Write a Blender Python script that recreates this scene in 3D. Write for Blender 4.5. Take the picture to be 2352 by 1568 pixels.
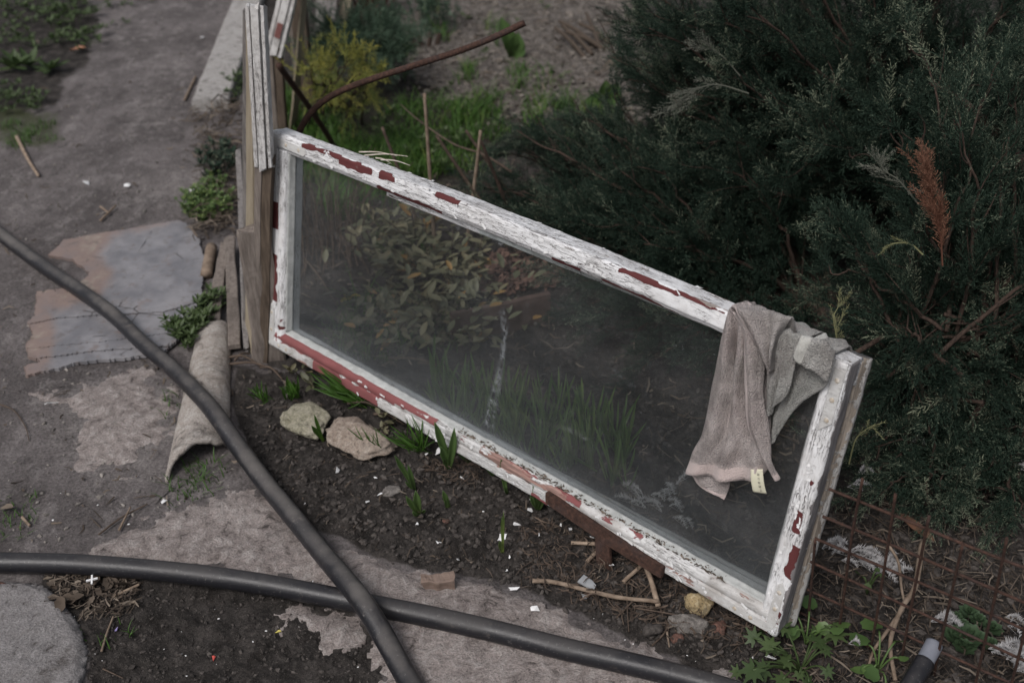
import bpy, bmesh, math, random
import numpy as np
from mathutils import Matrix, Vector
random.seed(7); rng = np.random.default_rng(11)
S = bpy.context.scene
for o in list(bpy.data.objects): bpy.data.objects.remove(o)

# ------------------------------------------------------------------ camera, sky, sun, exposure
PITCH = math.radians(33.2); FOC = 2479.0; CX, CY = 1176.0, 784.0; CAMH = 1.5
cam_d = bpy.data.cameras.new('camera'); cam = bpy.data.objects.new('camera', cam_d)
S.collection.objects.link(cam); S.camera = cam
cam.location = (0, 0, CAMH); cam.rotation_euler = (math.pi/2 - PITCH, 0, 0)
cam_d.sensor_width = 36.0; cam_d.lens = 36.0*FOC/2352.0; cam_d.clip_start = .05; cam_d.clip_end = 500
cam_d.dof.use_dof = True; cam_d.dof.focus_distance = 1.95; cam_d.dof.aperture_fstop = 3.7
world = bpy.data.worlds.new('World'); S.world = world; world.use_nodes = True
wt = world.node_tree; wt.nodes.clear()
sky = wt.nodes.new('ShaderNodeTexSky'); sky.sky_type = 'NISHITA'; sky.sun_disc = False
sky.sun_elevation = math.radians(52); sky.sun_rotation = math.radians(215); sky.dust_density = 4.0; sky.air_density = 1.0
hs = wt.nodes.new('ShaderNodeHueSaturation'); hs.inputs['Saturation'].default_value = 0.42
bg = wt.nodes.new('ShaderNodeBackground'); bg.inputs['Strength'].default_value = 0.082
wo = wt.nodes.new('ShaderNodeOutputWorld')
wt.links.new(sky.outputs[0], hs.inputs['Color']); wt.links.new(hs.outputs[0], bg.inputs['Color']); wt.links.new(bg.outputs[0], wo.inputs['Surface'])
sun_d = bpy.data.lights.new('sun', 'SUN'); sun_d.energy = 1.5; sun_d.angle = math.radians(24); sun_d.color = (1, .96, .95)
sun = bpy.data.objects.new('sun', sun_d); S.collection.objects.link(sun)
sdir = Vector((-math.sin(math.radians(35))*math.cos(math.radians(52)), -math.cos(math.radians(35))*math.cos(math.radians(52)), math.sin(math.radians(52))))
sun.rotation_euler = sdir.to_track_quat('Z', 'Y').to_euler(); sun.location = (-3, -3, 6)
S.view_settings.view_transform = 'Standard'; S.view_settings.look = 'None'
S.view_settings.exposure = 0.32; S.view_settings.gamma = 1.0; S.view_settings.use_curve_mapping = False
S.cycles.use_denoising = True; S.cycles.max_bounces = 8; S.cycles.transparent_max_bounces = 24
S.cycles.sample_clamp_indirect = 6

# ------------------------------------------------------------------ projection helpers used to measure the place
_c, _s = math.cos(PITCH), math.sin(PITCH)
AX = np.stack([np.array([1., 0, 0]), np.array([0, -_s, -_c]), np.array([0, _c, -_s])], 1)
CAM = np.array([0, 0, CAMH])
def ray(u, v): return AX @ np.array([u-CX, v-CY, FOC])
def G(u, v, z=0.0):
    r = ray(u, v); return CAM + (z-CAMH)/r[2]*r
def at_y(u, v, y):
    r = ray(u, v); return CAM + y/r[1]*r
def proj(p):
    d = np.asarray(p)-CAM; q = d @ AX
    return CX+FOC*q[..., 0]/q[..., 2], CY+FOC*q[..., 1]/q[..., 2]
def unit(v): v = np.asarray(v, float); return v/np.linalg.norm(v)
D1 = unit(AX @ np.array([-3374., -1626, FOC])); D2 = unit(AX @ np.array([-611., 5048, FOC])); NN = unit(np.cross(D1, D2))
WBR = G(1781, 1458, .06)
def P(u, v, off=0.0):
    r = ray(u, v); return CAM + (np.dot(WBR-CAM, NN)+off)/np.dot(r, NN)*r
WBL = P(617, 785); EX, EY, EZ = -D1, -NN, -D2
def loc(p): q = np.asarray(p)-WBL; return np.array([q@EX, q@EY, q@EZ])
def L(u, v, off=0.0): return loc(P(u, v, off))
WMAT = Matrix(((EX[0], EY[0], EZ[0], WBL[0]), (EX[1], EY[1], EZ[1], WBL[1]), (EX[2], EY[2], EZ[2], WBL[2]), (0, 0, 0, 1)))

# ------------------------------------------------------------------ numpy noise
def _h(i, j, k, seed):
    n = (i*374761393 + j*668265263 + k*1274126177 + seed*974711) & 0xffffffff
    n = ((n ^ (n >> 13))*1274126177) & 0xffffffff
    n = ((n ^ (n >> 15))*2246822519) & 0xffffffff
    return ((n ^ (n >> 16)) & 0xffff)/65535.0
def vn(x, y, z=0.0, seed=0):
    x = np.asarray(x, float); y = np.asarray(y, float); z = np.zeros_like(x)+z
    xi, yi, zi = np.floor(x).astype(np.int64), np.floor(y).astype(np.int64), np.floor(z).astype(np.int64)
    fx, fy, fz = x-xi, y-yi, z-zi
    fx, fy, fz = [t*t*(3-2*t) for t in (fx, fy, fz)]
    r = 0
    for a in (0, 1):
        for b in (0, 1):
            for c in (0, 1):
                w = (fx if a else 1-fx)*(fy if b else 1-fy)*(fz if c else 1-fz)
                r = r + w*_h(xi+a, yi+b, zi+c, seed)
    return r*2-1
def fbm(x, y, z=0.0, o=4, seed=0, g=.5):
    r, a, t = 0, 1.0, 0
    for i in range(o):
        r = r + a*vn(np.asarray(x)*2**i, np.asarray(y)*2**i, np.asarray(z)*2**i, seed+i*7); t += a; a *= g
    return r/t
def sstep(a, b, x): t = np.clip((x-a)/(b-a), 0, 1); return t*t*(3-2*t)
def sdist(U, V, poly):
    """signed distance to a polygon, positive inside"""
    poly = np.array(poly, float); inside = np.zeros(U.shape, bool); d = np.full(U.shape, 1e9)
    n = len(poly)
    for i in range(n):
        a, b = poly[i], poly[(i+1) % n]; e = b-a; L2 = e@e+1e-9
        t = np.clip(((U-a[0])*e[0]+(V-a[1])*e[1])/L2, 0, 1)
        d = np.minimum(d, np.hypot(U-a[0]-t*e[0], V-a[1]-t*e[1]))
        c = ((a[1] > V) != (b[1] > V))
        with np.errstate(divide='ignore', invalid='ignore'):
            xx = (b[0]-a[0])*(V-a[1])/(b[1]-a[1]+1e-12)+a[0]
        inside ^= c & (U < xx)
    return np.where(inside, d, -d)
def catmull(pts, n):
    p = np.array(pts, float); p = np.vstack([2*p[0]-p[1], p, 2*p[-1]-p[-2]]); m = len(p)-3
    t = np.linspace(0, m-1e-9, n); i = t.astype(int); f = (t-i)[:, None]
    a, b, c, d = p[i], p[i+1], p[i+2], p[i+3]
    return .5*((2*b)+(-a+c)*f+(2*a-5*b+4*c-d)*f**2+(-a+3*b-3*c+d)*f**3)

# ------------------------------------------------------------------ mesh helpers
class MB:
    def __init__(s): s.v = []; s.f = {}; s.n = 0; s.a = []
    def add(s, v, faces, tint=0.5):
        v = np.asarray(v, float).reshape(-1, 3)
        for f in (faces if isinstance(faces, list) else [faces]):
            f = np.atleast_2d(np.asarray(f, np.int64))
            if f.size: s.f.setdefault(f.shape[1], []).append(f+s.n)
        s.v.append(v); s.a.append(np.broadcast_to(np.asarray(tint, float), (len(v),)).copy()); s.n += len(v); return s
    def mesh(s, name, smooth=True, extra=None):
        V = np.concatenate(s.v); me = bpy.data.meshes.new(name)
        loops, tot = [], []
        for k, fs in s.f.items():
            f = np.concatenate(fs); loops.append(f.ravel()); tot.append(np.full(len(f), k))
        loops = np.concatenate(loops).astype(np.int32); tot = np.concatenate(tot).astype(np.int32)
        me.vertices.add(len(V)); me.vertices.foreach_set('co', V.astype(np.float32).ravel())
        me.loops.add(len(loops)); me.loops.foreach_set('vertex_index', loops)
        me.polygons.add(len(tot)); me.polygons.foreach_set('loop_start', np.concatenate([[0], np.cumsum(tot)[:-1]]).astype(np.int32))
        me.polygons.foreach_set('loop_total', tot)
        me.polygons.foreach_set('use_smooth', np.full(len(tot), smooth))
        at = me.attributes.new('tint', 'FLOAT', 'POINT'); at.data.foreach_set('value', np.concatenate(s.a).astype(np.float32))
        for k, val in (extra or {}).items():
            at = me.attributes.new(k, 'FLOAT', 'POINT'); at.data.foreach_set('value', np.asarray(val, np.float32))
        me.update(calc_edges=True); me.validate()
        return me
    def obj(s, name, mat=None, parent=None, smooth=True, extra=None, origin=None):
        me = s.mesh(name, smooth, extra)
        if mat: me.materials.append(mat)
        return link(name, me, parent, origin)
def link(name, me, parent=None, origin=None):
    o = bpy.data.objects.new(name, me); S.collection.objects.link(o)
    if origin is not None:
        me.transform(Matrix.Translation(-Vector(origin))); o.location = origin
    if parent: o.parent = parent
    return o
def tag(o, label=None, cat=None, group=None, kind=None):
    if label: o['label'] = label
    if cat: o['category'] = cat
    if group: o['group'] = group
    if kind: o['kind'] = kind
    return o
def thing(name, label, cat, location=(0, 0, 0), group=None, matrix=None):
    o = bpy.data.objects.new(name, None); S.collection.objects.link(o); o.empty_display_size = .05
    if matrix is not None: o.matrix_world = matrix
    else: o.location = tuple(location)
    return tag(o, label, cat, group)
def tube(pts, rad, seg=8, cap=True, rough=0.0, seed=0):
    p = np.array(pts, float); n = len(p); r = np.broadcast_to(np.asarray(rad, float), (n,))
    t = np.gradient(p, axis=0); t /= np.linalg.norm(t, axis=1)[:, None]+1e-12
    up = np.array([0, 0, 1.]) if abs(t[0][2]) < .9 else np.array([1., 0, 0])
    A = np.zeros((n, 3)); a = unit(np.cross(t[0], up))
    for i in range(n):
        a = a-(a@t[i])*t[i]; a = a/(np.linalg.norm(a)+1e-12); A[i] = a
    B = np.cross(t, A); th = np.linspace(0, 2*np.pi, seg, endpoint=False)
    rr = r[:, None]*np.ones(seg)
    if rough: rr = rr*(1+rough*fbm(np.arange(n)[:, None]*.35+seed, th[None]*1.3, o=3, seed=seed))
    v = p[:, None]+rr[..., None]*(np.cos(th)[None, :, None]*A[:, None]+np.sin(th)[None, :, None]*B[:, None])
    i = np.arange(n-1)[:, None]*seg; j = np.arange(seg)[None]; k = (j+1) % seg
    q = np.stack([i+j, i+k, i+seg+k, i+seg+j], -1).reshape(-1, 4)
    fs = [q]
    if cap: fs += [np.arange(seg)[::-1][None], (np.arange(seg)+(n-1)*seg)[None]]
    return v.reshape(-1, 3), fs
def box(lo, hi, M=None):
    v = np.array([[x, y, z] for x in (lo[0], hi[0]) for y in (lo[1], hi[1]) for z in (lo[2], hi[2])], float)
    if M is not None: v = v @ np.asarray(M)[:3, :3].T+np.asarray(M)[:3, 3]
    return v, np.array([[0, 1, 3, 2], [4, 6, 7, 5], [0, 4, 5, 1], [2, 3, 7, 6], [0, 2, 6, 4], [1, 5, 7, 3]])
def grid_faces(nu, nv):
    i = np.arange(nu-1)[:, None]*nv; j = np.arange(nv-1)[None]
    return np.stack([i+j, i+nv+j, i+nv+j+1, i+j+1], -1).reshape(-1, 4)
def frame_from(d, roll=0.0, ref=(0, 0, 1)):
    d = unit(d); a = np.cross(ref, d)
    a = unit(a) if np.linalg.norm(a) > 1e-3 else np.array([1., 0, 0]); b = np.cross(d, a)
    c, s_ = math.cos(roll), math.sin(roll)
    return np.stack([c*a+s_*b, -s_*a+c*b, d], 1)     # columns x, y, z(dir)

# ------------------------------------------------------------------ materials
class NT:
    def __init__(s, name):
        s.m = bpy.data.materials.new(name); s.m.use_nodes = True; s.t = s.m.node_tree; s.t.nodes.clear()
        s.out = s.t.nodes.new('ShaderNodeOutputMaterial'); s.b = s.t.nodes.new('ShaderNodeBsdfPrincipled')
        s.t.links.new(s.b.outputs[0], s.out.inputs[0]); s.co = s.t.nodes.new('ShaderNodeTexCoord').outputs['Object']
    def nd(s, typ, **kw):
        n = s.t.nodes.new(typ)
        for k, v in kw.items():
            if k.startswith('_'): setattr(n, k[1:], v)
            else: s.put(n, k, v)
        return n
    def put(s, n, k, v):
        i = n.inputs[int(k[1:]) if k[0] == 'i' and k[1:].isdigit() else k.replace('__', ' ')]
        if isinstance(v, bpy.types.NodeSocket): s.t.links.new(v, i)
        else:
            if hasattr(i.default_value, '__len__') and not isinstance(v, str) and len(i.default_value) == 4 and len(v) == 3: v = (*v, 1)
            i.default_value = v
    def map(s, scale, co=None): return s.nd('ShaderNodeMapping', Vector=co or s.co, Scale=scale).outputs[0]
    def noise(s, scale, detail=4, rough=.55, stretch=None, dist=0.0, co=None):
        v = s.map(stretch, co) if stretch else (co or s.co)
        return s.nd('ShaderNodeTexNoise', Vector=v, Scale=scale, Detail=detail, Roughness=rough, Distortion=dist).outputs[0]
    def vor(s, scale, feature='F1', stretch=None, rnd=1.0):
        v = s.map(stretch) if stretch else s.co
        return s.nd('ShaderNodeTexVoronoi', _feature=feature, Vector=v, Scale=scale, Randomness=rnd).outputs[0]
    def ma(s, op, a, b=0.0, clamp=False):
        n = s.t.nodes.new('ShaderNodeMath'); n.operation = op; n.use_clamp = clamp; s.put(n, 'i0', a); s.put(n, 'i1', b); return n.outputs[0]
    def ss(s, x, a, b, lo=0.0, hi=1.0):
        n = s.t.nodes.new('ShaderNodeMapRange'); n.interpolation_type = 'SMOOTHSTEP'
        for k, v in zip(('Value', 'From Min', 'From Max', 'To Min', 'To Max'), (x, a, b, lo, hi)): s.put(n, k, v)
        return n.outputs[0]
    def mix(s, f, a, b, mode='MIX'):
        n = s.t.nodes.new('ShaderNodeMix'); n.data_type = 'RGBA'; n.blend_type = mode
        s.put(n, 'i0', f); s.put(n, 'i6', a); s.put(n, 'i7', b); return n.outputs[2]
    def ramp(s, x, stops):
        n = s.t.nodes.new('ShaderNodeValToRGB'); s.put(n, 'i0', x); e = n.color_ramp.elements
        while len(e) > 1: e.remove(e[-1])
        e[0].position = stops[0][0]; e[0].color = (*stops[0][1], 1)
        for p, c in stops[1:]: q = e.new(p); q.color = (*c, 1)
        return n.outputs[0]
    def attr(s, name): return s.nd('ShaderNodeAttribute', _attribute_name=name).outputs['Fac']
    def bump(s, h, dist, strength=1.0, normal=None):
        n = s.nd('ShaderNodeBump', Height=h, Distance=dist, Strength=strength)
        if normal is not None: s.put(n, 'Normal', normal)
        return n.outputs[0]
    def fin(s, color=None, rough=None, normal=None, spec=None):
        if color is not None: s.put(s.b, 'Base Color', color)
        if rough is not None: s.put(s.b, 'Roughness', rough)
        if normal is not None: s.put(s.b, 'Normal', normal)
        if spec is not None: s.put(s.b, 'Specular IOR Level', spec)
        return s.m
def simple(name, c1, c2, scale=40, rough=.8, bump=.001, stretch=None, bscale=None, tint=0.0, detail=5, spec=.3):
    n = NT(name); x = n.noise(scale, detail, .6, stretch)
    col = n.ramp(x, [(.3, c1), (.7, c2)])
    if tint:
        t = n.attr('tint'); col = n.mix(1.0, col, n.ramp(t, [(0, (1-tint,)*3), (1, (1+tint,)*3)]), 'MULTIPLY')
    h = n.noise(bscale or scale*2, detail, .6, stretch)
    return n.fin(col, rough, n.bump(h, bump), spec)

def m_ground():
    n = NT('soil and path')
    dark, green, lite, dusty = n.attr('dark'), n.attr('green'), n.attr('lite'), n.attr('dusty')
    big = n.noise(3.5, 6, .6); mid = n.noise(22, 6, .65); fine = n.noise(160, 6, .7); grit = n.vor(240)
    path = n.mix(n.ss(big, .35, .65), (.108, .096, .094), (.172, .154, .151))
    path = n.mix(n.ma('MULTIPLY', n.ss(mid, .5, .68), .5), path, (.25, .228, .223))
    mo = n.noise(8, 7, .72, (1.5, .75, 1)); path = n.mix(n.ss(mo, .52, .66, 0, .75), path, (.27, .247, .24)); path = n.mix(n.ss(mo, .46, .36, 0, .6), path, (.07, .062, .06))
    soil = n.mix(n.ss(mid, .35, .65), (.027, .024, .022), (.066, .058, .053)); soil = n.mix(n.ss(n.noise(55, 5, .7), .56, .70, 0, .6), soil, (.092, .082, .076)); soil = n.mix(n.ss(n.noise(12, 5, .7), .50, .62, 0, .6), soil, (.018, .015, .013))
    sandy = n.mix(n.ss(mid, .38, .62), (.095, .083, .074), (.19, .17, .152))
    e = n.ma('ADD', n.ma('MULTIPLY', n.ma('SUBTRACT', mid, .5), .9), n.ma('MULTIPLY', n.ma('SUBTRACT', fine, .5), .35))
    def th(a): return n.ss(n.ma('ADD', a, e), .38, .62)
    c = n.mix(th(dark), path, soil)
    c = n.mix(th(lite), c, sandy)
    c = n.mix(n.ma('MULTIPLY', n.ss(n.ma('ADD', dusty, e), .3, .8), .75), c, (.27, .247, .235))
    c = n.mix(n.ma('MULTIPLY', n.ss(n.ma('ADD', green, n.ma('MULTIPLY', e, 1.6)), .3, .95), .8), c, n.mix(mid, (.035, .045, .018), (.065, .078, .03)))
    c = n.mix(1.0, c, n.ramp(fine, [(.28, (.45,)*3), (.5, (1,)*3), (.72, (1.5,)*3)]), 'MULTIPLY')
    c = n.mix(n.ss(grit, .16, .05), c, n.mix(n.noise(90), (.10, .085, .075), (.36, .33, .30)))
    b1 = n.bump(mid, .012); b2 = n.bump(fine, .006, 1.0, b1); b3 = n.bump(n.noise(600, 4, .7), .0022, 1, b2)
    return n.fin(c, .93, b3, .2)
def m_slab(name, a, b, c_, sc=1.0, rel=.004):
    n = NT(name); big = n.noise(6*sc, 5, .6); mid = n.noise(38*sc, 7, .68, dist=.6); fine = n.noise(260, 5, .7)
    c = n.ramp(big, [(.3, a), (.7, b)]); c = n.mix(n.ss(mid, .42, .7), c, c_)
    c = n.mix(n.ss(n.noise(14, 6, .7), .55, .72, 0, .75), c, (.075, .064, .058))
    pits = n.ss(mid, .30, .44); c = n.mix(pits, (.07, .06, .056), c)
    c = n.mix(1.0, c, n.ramp(fine, [(.3, (.6,)*3), (.7, (1.35,)*3)]), 'MULTIPLY')
    b1 = n.bump(mid, rel*3.2); b2 = n.bump(fine, .003, 1, b1)
    return n.fin(c, .9, b2, .25)
def m_paint(name, white=(.73, .735, .745), red=(.070, .018, .018), wood=(.15, .132, .12), grain=(1, 9, 9), crack=1.0, dirt=.3):
    n = NT(name); pe, ba = n.attr('peel'), n.attr('bare')
    w = n.noise(14, 5, .7, grain); jag = n.noise(36, 5, .62, (.7, 1.3, 1.3))
    f1 = n.ma('ADD', pe, n.ma('MULTIPLY', n.ma('SUBTRACT', jag, .5), .75)); red_m = n.ss(f1, .47, .51)
    f2 = n.ma('ADD', ba, n.ma('MULTIPLY', n.ma('SUBTRACT', n.noise(22, 5, .7, (.5, 2.5, 2.5)), .5), 1.5)); bare_m = n.ss(f2, .47, .52)
    woodc = n.mix(n.ss(w, .35, .65), wood, tuple(min(1, x*2.3) for x in wood))
    redc = n.mix(n.noise(30, 4), red, tuple(min(1, x*1.7) for x in red))
    wh = n.mix(n.ss(n.noise(9, 6, .72), .40, .66, 0, dirt+.15), white, (.34, .32, .30)); wh = n.mix(n.ss(n.noise(60, 5, .7, grain), .50, .72, 0, .5), wh, (.26, .24, .22))
    wh = n.mix(n.ss(n.noise(190, 3, .6), .64, .72, 0, .55), wh, (.16, .14, .12))
    # hairline cracks along the grain and a few across it
    a1 = n.noise(13, 4, .6, grain, .8)
    a3 = n.noise(34, 3, .6, tuple(x if x > 5 else x*.7 for x in grain), .5)
    ln = n.ma('MAXIMUM', n.ss(n.ma('ABSOLUTE', n.ma('SUBTRACT', a1, .5)), .014, .004), n.ma('MULTIPLY', n.ss(n.ma('ABSOLUTE', n.ma('SUBTRACT', a3, .56)), .014, .004), .8))
    gate = n.ss(n.noise(5, 4, .7), .42, .55)
    a2 = n.vor(24, 'DISTANCE_TO_EDGE', (.8, 1.8, 1.8))
    l2 = n.ma('MULTIPLY', n.ss(a2, .02, .006), n.ss(n.noise(11, 3), .60, .66))
    ck = n.ma('MULTIPLY', n.ma('MAXIMUM', n.ma('MULTIPLY', ln, gate), l2), crack, True)
    c = n.mix(ck, wh, (.07, .055, .05))
    c = n.mix(red_m, c, redc); c = n.mix(bare_m, c, woodc)
    off = n.ma('MAXIMUM', n.ma('MAXIMUM', red_m, bare_m), ck)
    h = n.ma('SUBTRACT', 1.0, off)
    b1 = n.bump(h, .0009); b2 = n.bump(w, .0008, .8, b1); b3 = n.bump(n.noise(120, 4), .0004, 1, b2)
    return n.fin(c, n.mix(off, (.5,)*3, (.85,)*3), b3, .35)
def m_wood(name, a, b, grain=(9, 9, 1), rough=.85, bump=.0015):
    n = NT(name); w = n.noise(14, 6, .7, grain, .4); st = n.noise(5, 4, .6)
    c = n.ramp(w, [(.3, a), (.68, b)]); c = n.mix(n.ss(st, .5, .7, 0, .5), c, tuple(x*.45 for x in a))
    return n.fin(c, rough, n.bump(w, bump), .25)
def m_rust():
    n = NT('rusty iron'); a = n.noise(120, 6, .7); b = n.noise(25, 4)
    c = n.ramp(a, [(.28, (.020, .012, .010)), (.5, (.050, .027, .020)), (.75, (.105, .055, .040))]); c = n.mix(n.ss(b, .5, .7, 0, .5), c, (.045, .033, .032))
    return n.fin(c, .9, n.bump(a, .0012), .3)
def m_hose(name, k=1.0):
    n = NT(name); d = n.noise(7, 5, .65); f = n.noise(140, 5, .7); up = n.nd('ShaderNodeNewGeometry').outputs['Normal']
    z = n.nd('ShaderNodeSeparateXYZ', Vector=up).outputs[2]      # dust settles on whatever faces up
    dust = n.ma('MULTIPLY', n.ss(n.ma('ADD', z, n.ma('MULTIPLY', n.ma('SUBTRACT', d, .5), 2.2)), .45, 1.35), .9*k)
    c = n.mix(dust, (.014, .014, .017), (.155, .142, .132)); c = n.mix(n.ss(f, .64, .76, 0, .3), c, (.2, .185, .17))
    mud = n.ss(n.noise(26, 6, .75), .60, .68, 0, .55*k); c = n.mix(mud, c, (.20, .175, .155)); c = n.mix(n.ss(n.noise(180, 3, .6), .60, .72, 0, .25), c, (.24, .23, .22))
    return n.fin(c, n.ss(n.ma('MAXIMUM', dust, mud), 0, .5, .36, .8), n.bump(f, .0006), .4)
def m_terry():
    n = NT('terry cloth'); t = n.attr('tint'); mo = n.noise(11, 5, .6)
    pink = n.mix(n.ss(mo, .38, .66), (.50, .42, .40), (.80, .71, .68)); grey = n.mix(n.ss(mo, .38, .66), (.42, .42, .39), (.74, .73, .69))
    c = n.mix(t, grey, pink); c = n.mix(n.ss(n.noise(9, 5, .65), .48, .64, 0, .6), c, (.20, .17, .155))
    f = n.vor(480); g = n.noise(330, 4, .75); hem = n.attr('hem')
    c = n.mix(1.0, c, n.ramp(f, [(0, (1.15,)*3), (.8, (.6,)*3)]), 'MULTIPLY'); c = n.mix(n.ma('MULTIPLY', hem, .75), c, n.mix(t, (.42, .42, .39), (.45, .37, .35)))
    s = n.ma('SUBTRACT', 1.0, n.ma('MULTIPLY', hem, .8))
    b1 = n.bump(n.ma('MULTIPLY', n.ma('SUBTRACT', g, f), s), .0065); m = n.fin(c, 1.0, b1, .1)
    n.b.inputs['Sheen Weight'].default_value = .25; return m
def m_glass():
    n = NT('dusty window glass'); t = n.t; t.nodes.remove(n.b)
    gl = n.nd('ShaderNodeBsdfGlossy', Roughness=.03, Color=(1, 1, 1)); tr = n.nd('ShaderNodeBsdfTransparent', Color=(.88, .91, .90))
    fr = n.nd('ShaderNodeFresnel', IOR=1.5)
    m1 = n.nd('ShaderNodeMixShader', Fac=fr.outputs[0]); n.put(m1, 'i1', tr.outputs[0]); n.put(m1, 'i2', gl.outputs[0])
    cl = n.noise(2.6, 5, .6); ed = n.attr('edge'); sp = n.vor(130)
    d = n.ma('ADD', n.ss(cl, .3, .75, .014, .075), n.ma('MULTIPLY', ed, .36))
    d = n.ma('ADD', d, n.ma('MULTIPLY', n.ss(n.noise(38, 5, .75), .52, .8), .07))
    d = n.ma('ADD', d, n.ma('MULTIPLY', n.ma('MULTIPLY', n.ss(sp, .16, .06), n.ss(n.noise(16, 2), .5, .62)), .32))
    st = n.attr('streak'); d = n.ma('ADD', d, n.ma('MULTIPLY', n.ma('MULTIPLY', st, n.ss(n.noise(70, 4, .7), .42, .6)), .5), True)
    df = n.nd('ShaderNodeBsdfDiffuse', Color=(.41, .44, .46)); tl = n.nd('ShaderNodeBsdfTranslucent', Color=(.41, .44, .46))
    md = n.nd('ShaderNodeMixShader', Fac=.25); n.put(md, 'i1', df.outputs[0]); n.put(md, 'i2', tl.outputs[0])
    m2 = n.nd('ShaderNodeMixShader', Fac=d); n.put(m2, 'i1', m1.outputs[0]); n.put(m2, 'i2', md.outputs[0])
    t.links.new(m2.outputs[0], n.out.inputs[0]); return n.m
def m_leaf(name, a, b, c=None, rough=.55, trans=.25, spec=.35):
    n = NT(name); t = n.attr('tint'); x = n.noise(60, 3)
    stops = [(0, a), (.6, b)]+([(1, c)] if c else [(1, b)])
    col = n.ramp(n.ma('ADD', n.ma('MULTIPLY', t, .8), n.ma('MULTIPLY', x, .2)), stops)
    m = n.fin(col, rough, None, spec)
    if trans:
        tl = n.nd('ShaderNodeBsdfTranslucent', Color=col); mx = n.nd('ShaderNodeMixShader', Fac=trans)
        n.put(mx, 'i1', n.b.outputs[0]); n.put(mx, 'i2', tl.outputs[0]); n.t.links.new(mx.outputs[0], n.out.inputs[0])
    return m

M = {}
M['ground'] = m_ground()
M['slab'] = m_slab('rough limestone', (.215, .183, .172), (.32, .278, .26), (.42, .38, .36))
M['slab2'] = m_slab('grey flagstone', (.19, .178, .176), (.25, .235, .232), (.30, .285, .28), 1.5, .002)
M['concrete'] = m_slab('concrete', (.30, .285, .27), (.36, .345, .33), (.40, .385, .37), 1.0, .001)
M['halfpipe'] = m_slab('weathered cement', (.27, .235, .205), (.37, .335, .305), (.46, .43, .40), .7, .0015)
M['paint'] = m_paint('peeling white paint over red')
M['paint_v'] = m_paint('peeling white paint upright', grain=(9, 9, 1), wood=(.105, .098, .098))
M['paint_pale'] = m_paint('peeling white paint over faded red', white=(.58, .58, .575), red=(.145, .050, .050), wood=(.16, .10, .085), dirt=.75)
M['paint_grey'] = m_paint('weathered greying paint', white=(.50, .49, .47), wood=(.17, .145, .12), grain=(9, 9, 1), dirt=.6)
M['plate'] = m_paint('painted iron plate', white=(.54, .54, .53), red=(.20, .09, .03), wood=(.16, .08, .04), crack=.3, dirt=.5)
M['putty'] = simple('glazing putty', (.30, .31, .30), (.46, .47, .46), 60, .8, .0012, tint=.15)
M['oldwood'] = m_wood('grey weathered wood', (.085, .070, .060), (.25, .215, .19))
M['greywood'] = m_wood('bare grey wood', (.085, .078, .075), (.24, .225, .215))
M['brownwood'] = m_wood('brown post wood', (.045, .033, .025), (.13, .10, .075))
M['ply'] = m_wood('faded beige board', (.20, .165, .115), (.32, .275, .205), (4, 4, .6), .7, .0006)
M['rust'] = m_rust()
M['hose'] = m_hose('dusty black hose', .72); M['hose2'] = m_hose('black hose', .30)
M['terry'] = m_terry(); M['glass'] = m_glass()
M['flake'] = simple('paint chip', (.62, .62, .62), (.8, .8, .8), 80, .6, .0004)
M['juniper'] = m_leaf('juniper scales', (.004, .010, .007), (.028, .047, .033), (.25, .27, .19), .7, .03, .10)
M['deadspray'] = m_leaf('dead juniper', (.07, .028, .018), (.15, .065, .04), (.24, .13, .085), .8, .1)
M['bark'] = simple('juniper bark', (.022, .015, .012), (.075, .05, .038), 60, .9, .002, (4, 4, .8))
M['golden'] = m_leaf('golden conifer', (.035, .06, .02), (.11, .14, .035), (.33, .31, .07), .6, .2)
M['bluegreen'] = m_leaf('pale conifer', (.035, .07, .045), (.07, .115, .075), (.12, .17, .11), .6, .2)
M['grass'] = m_leaf('grass blades', (.032, .070, .013), (.062, .14, .022), (.18, .22, .05), .5, .3)
M['shoot'] = m_leaf('bulb leaves', (.050, .10, .034), (.11, .18, .055), (.24, .30, .08), .4, .25, .5)
M['weed'] = m_leaf('weed leaves', (.035, .062, .022), (.07, .105, .038), (.12, .155, .065), .5, .25)
M['euon'] = m_leaf('euonymus leaves', (.075, .085, .05), (.18, .165, .10), (.36, .19, .05), .5, .2)
M['stick'] = simple('dry stick', (.12, .085, .06), (.27, .21, .16), 50, .85, .0008, (1, 1, 1), tint=.35)
M['root'] = simple('brown roots', (.045, .032, .024), (.115, .085, .065), 60, .9, .0005, tint=.35)
M['litter'] = m_leaf('leaf litter', (.028, .022, .017), (.085, .064, .048), (.24, .20, .16), .85, .1)
M['feather'] = m_leaf('down feathers', (.30, .29, .29), (.48, .47, .47), (.62, .61, .61), .9, .4, .1)
M['clod'] = simple('soil clods', (.026, .022, .020), (.085, .075, .068), 160, .95, .0015, tint=.45)
M['rock_g'] = m_slab('lichened stone', (.20, .19, .13), (.33, .31, .235), (.40, .37, .30), 2.5, .001)
M['rock_p'] = m_slab('pinkish stone', (.22, .17, .135), (.32, .265, .22), (.39, .34, .29), 2.5, .001)
M['rock_y'] = m_slab('yellow stone', (.30, .22, .11), (.42, .33, .19), (.5, .42, .28), 3, .0008)
M['rock_r'] = m_slab('brick fragment', (.10, .052, .040), (.16, .085, .065), (.19, .11, .09), 3, .0006)
M['rock_k'] = m_slab('grey rock', (.12, .108, .10), (.20, .185, .17), (.25, .23, .21), 3, .001)

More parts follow.
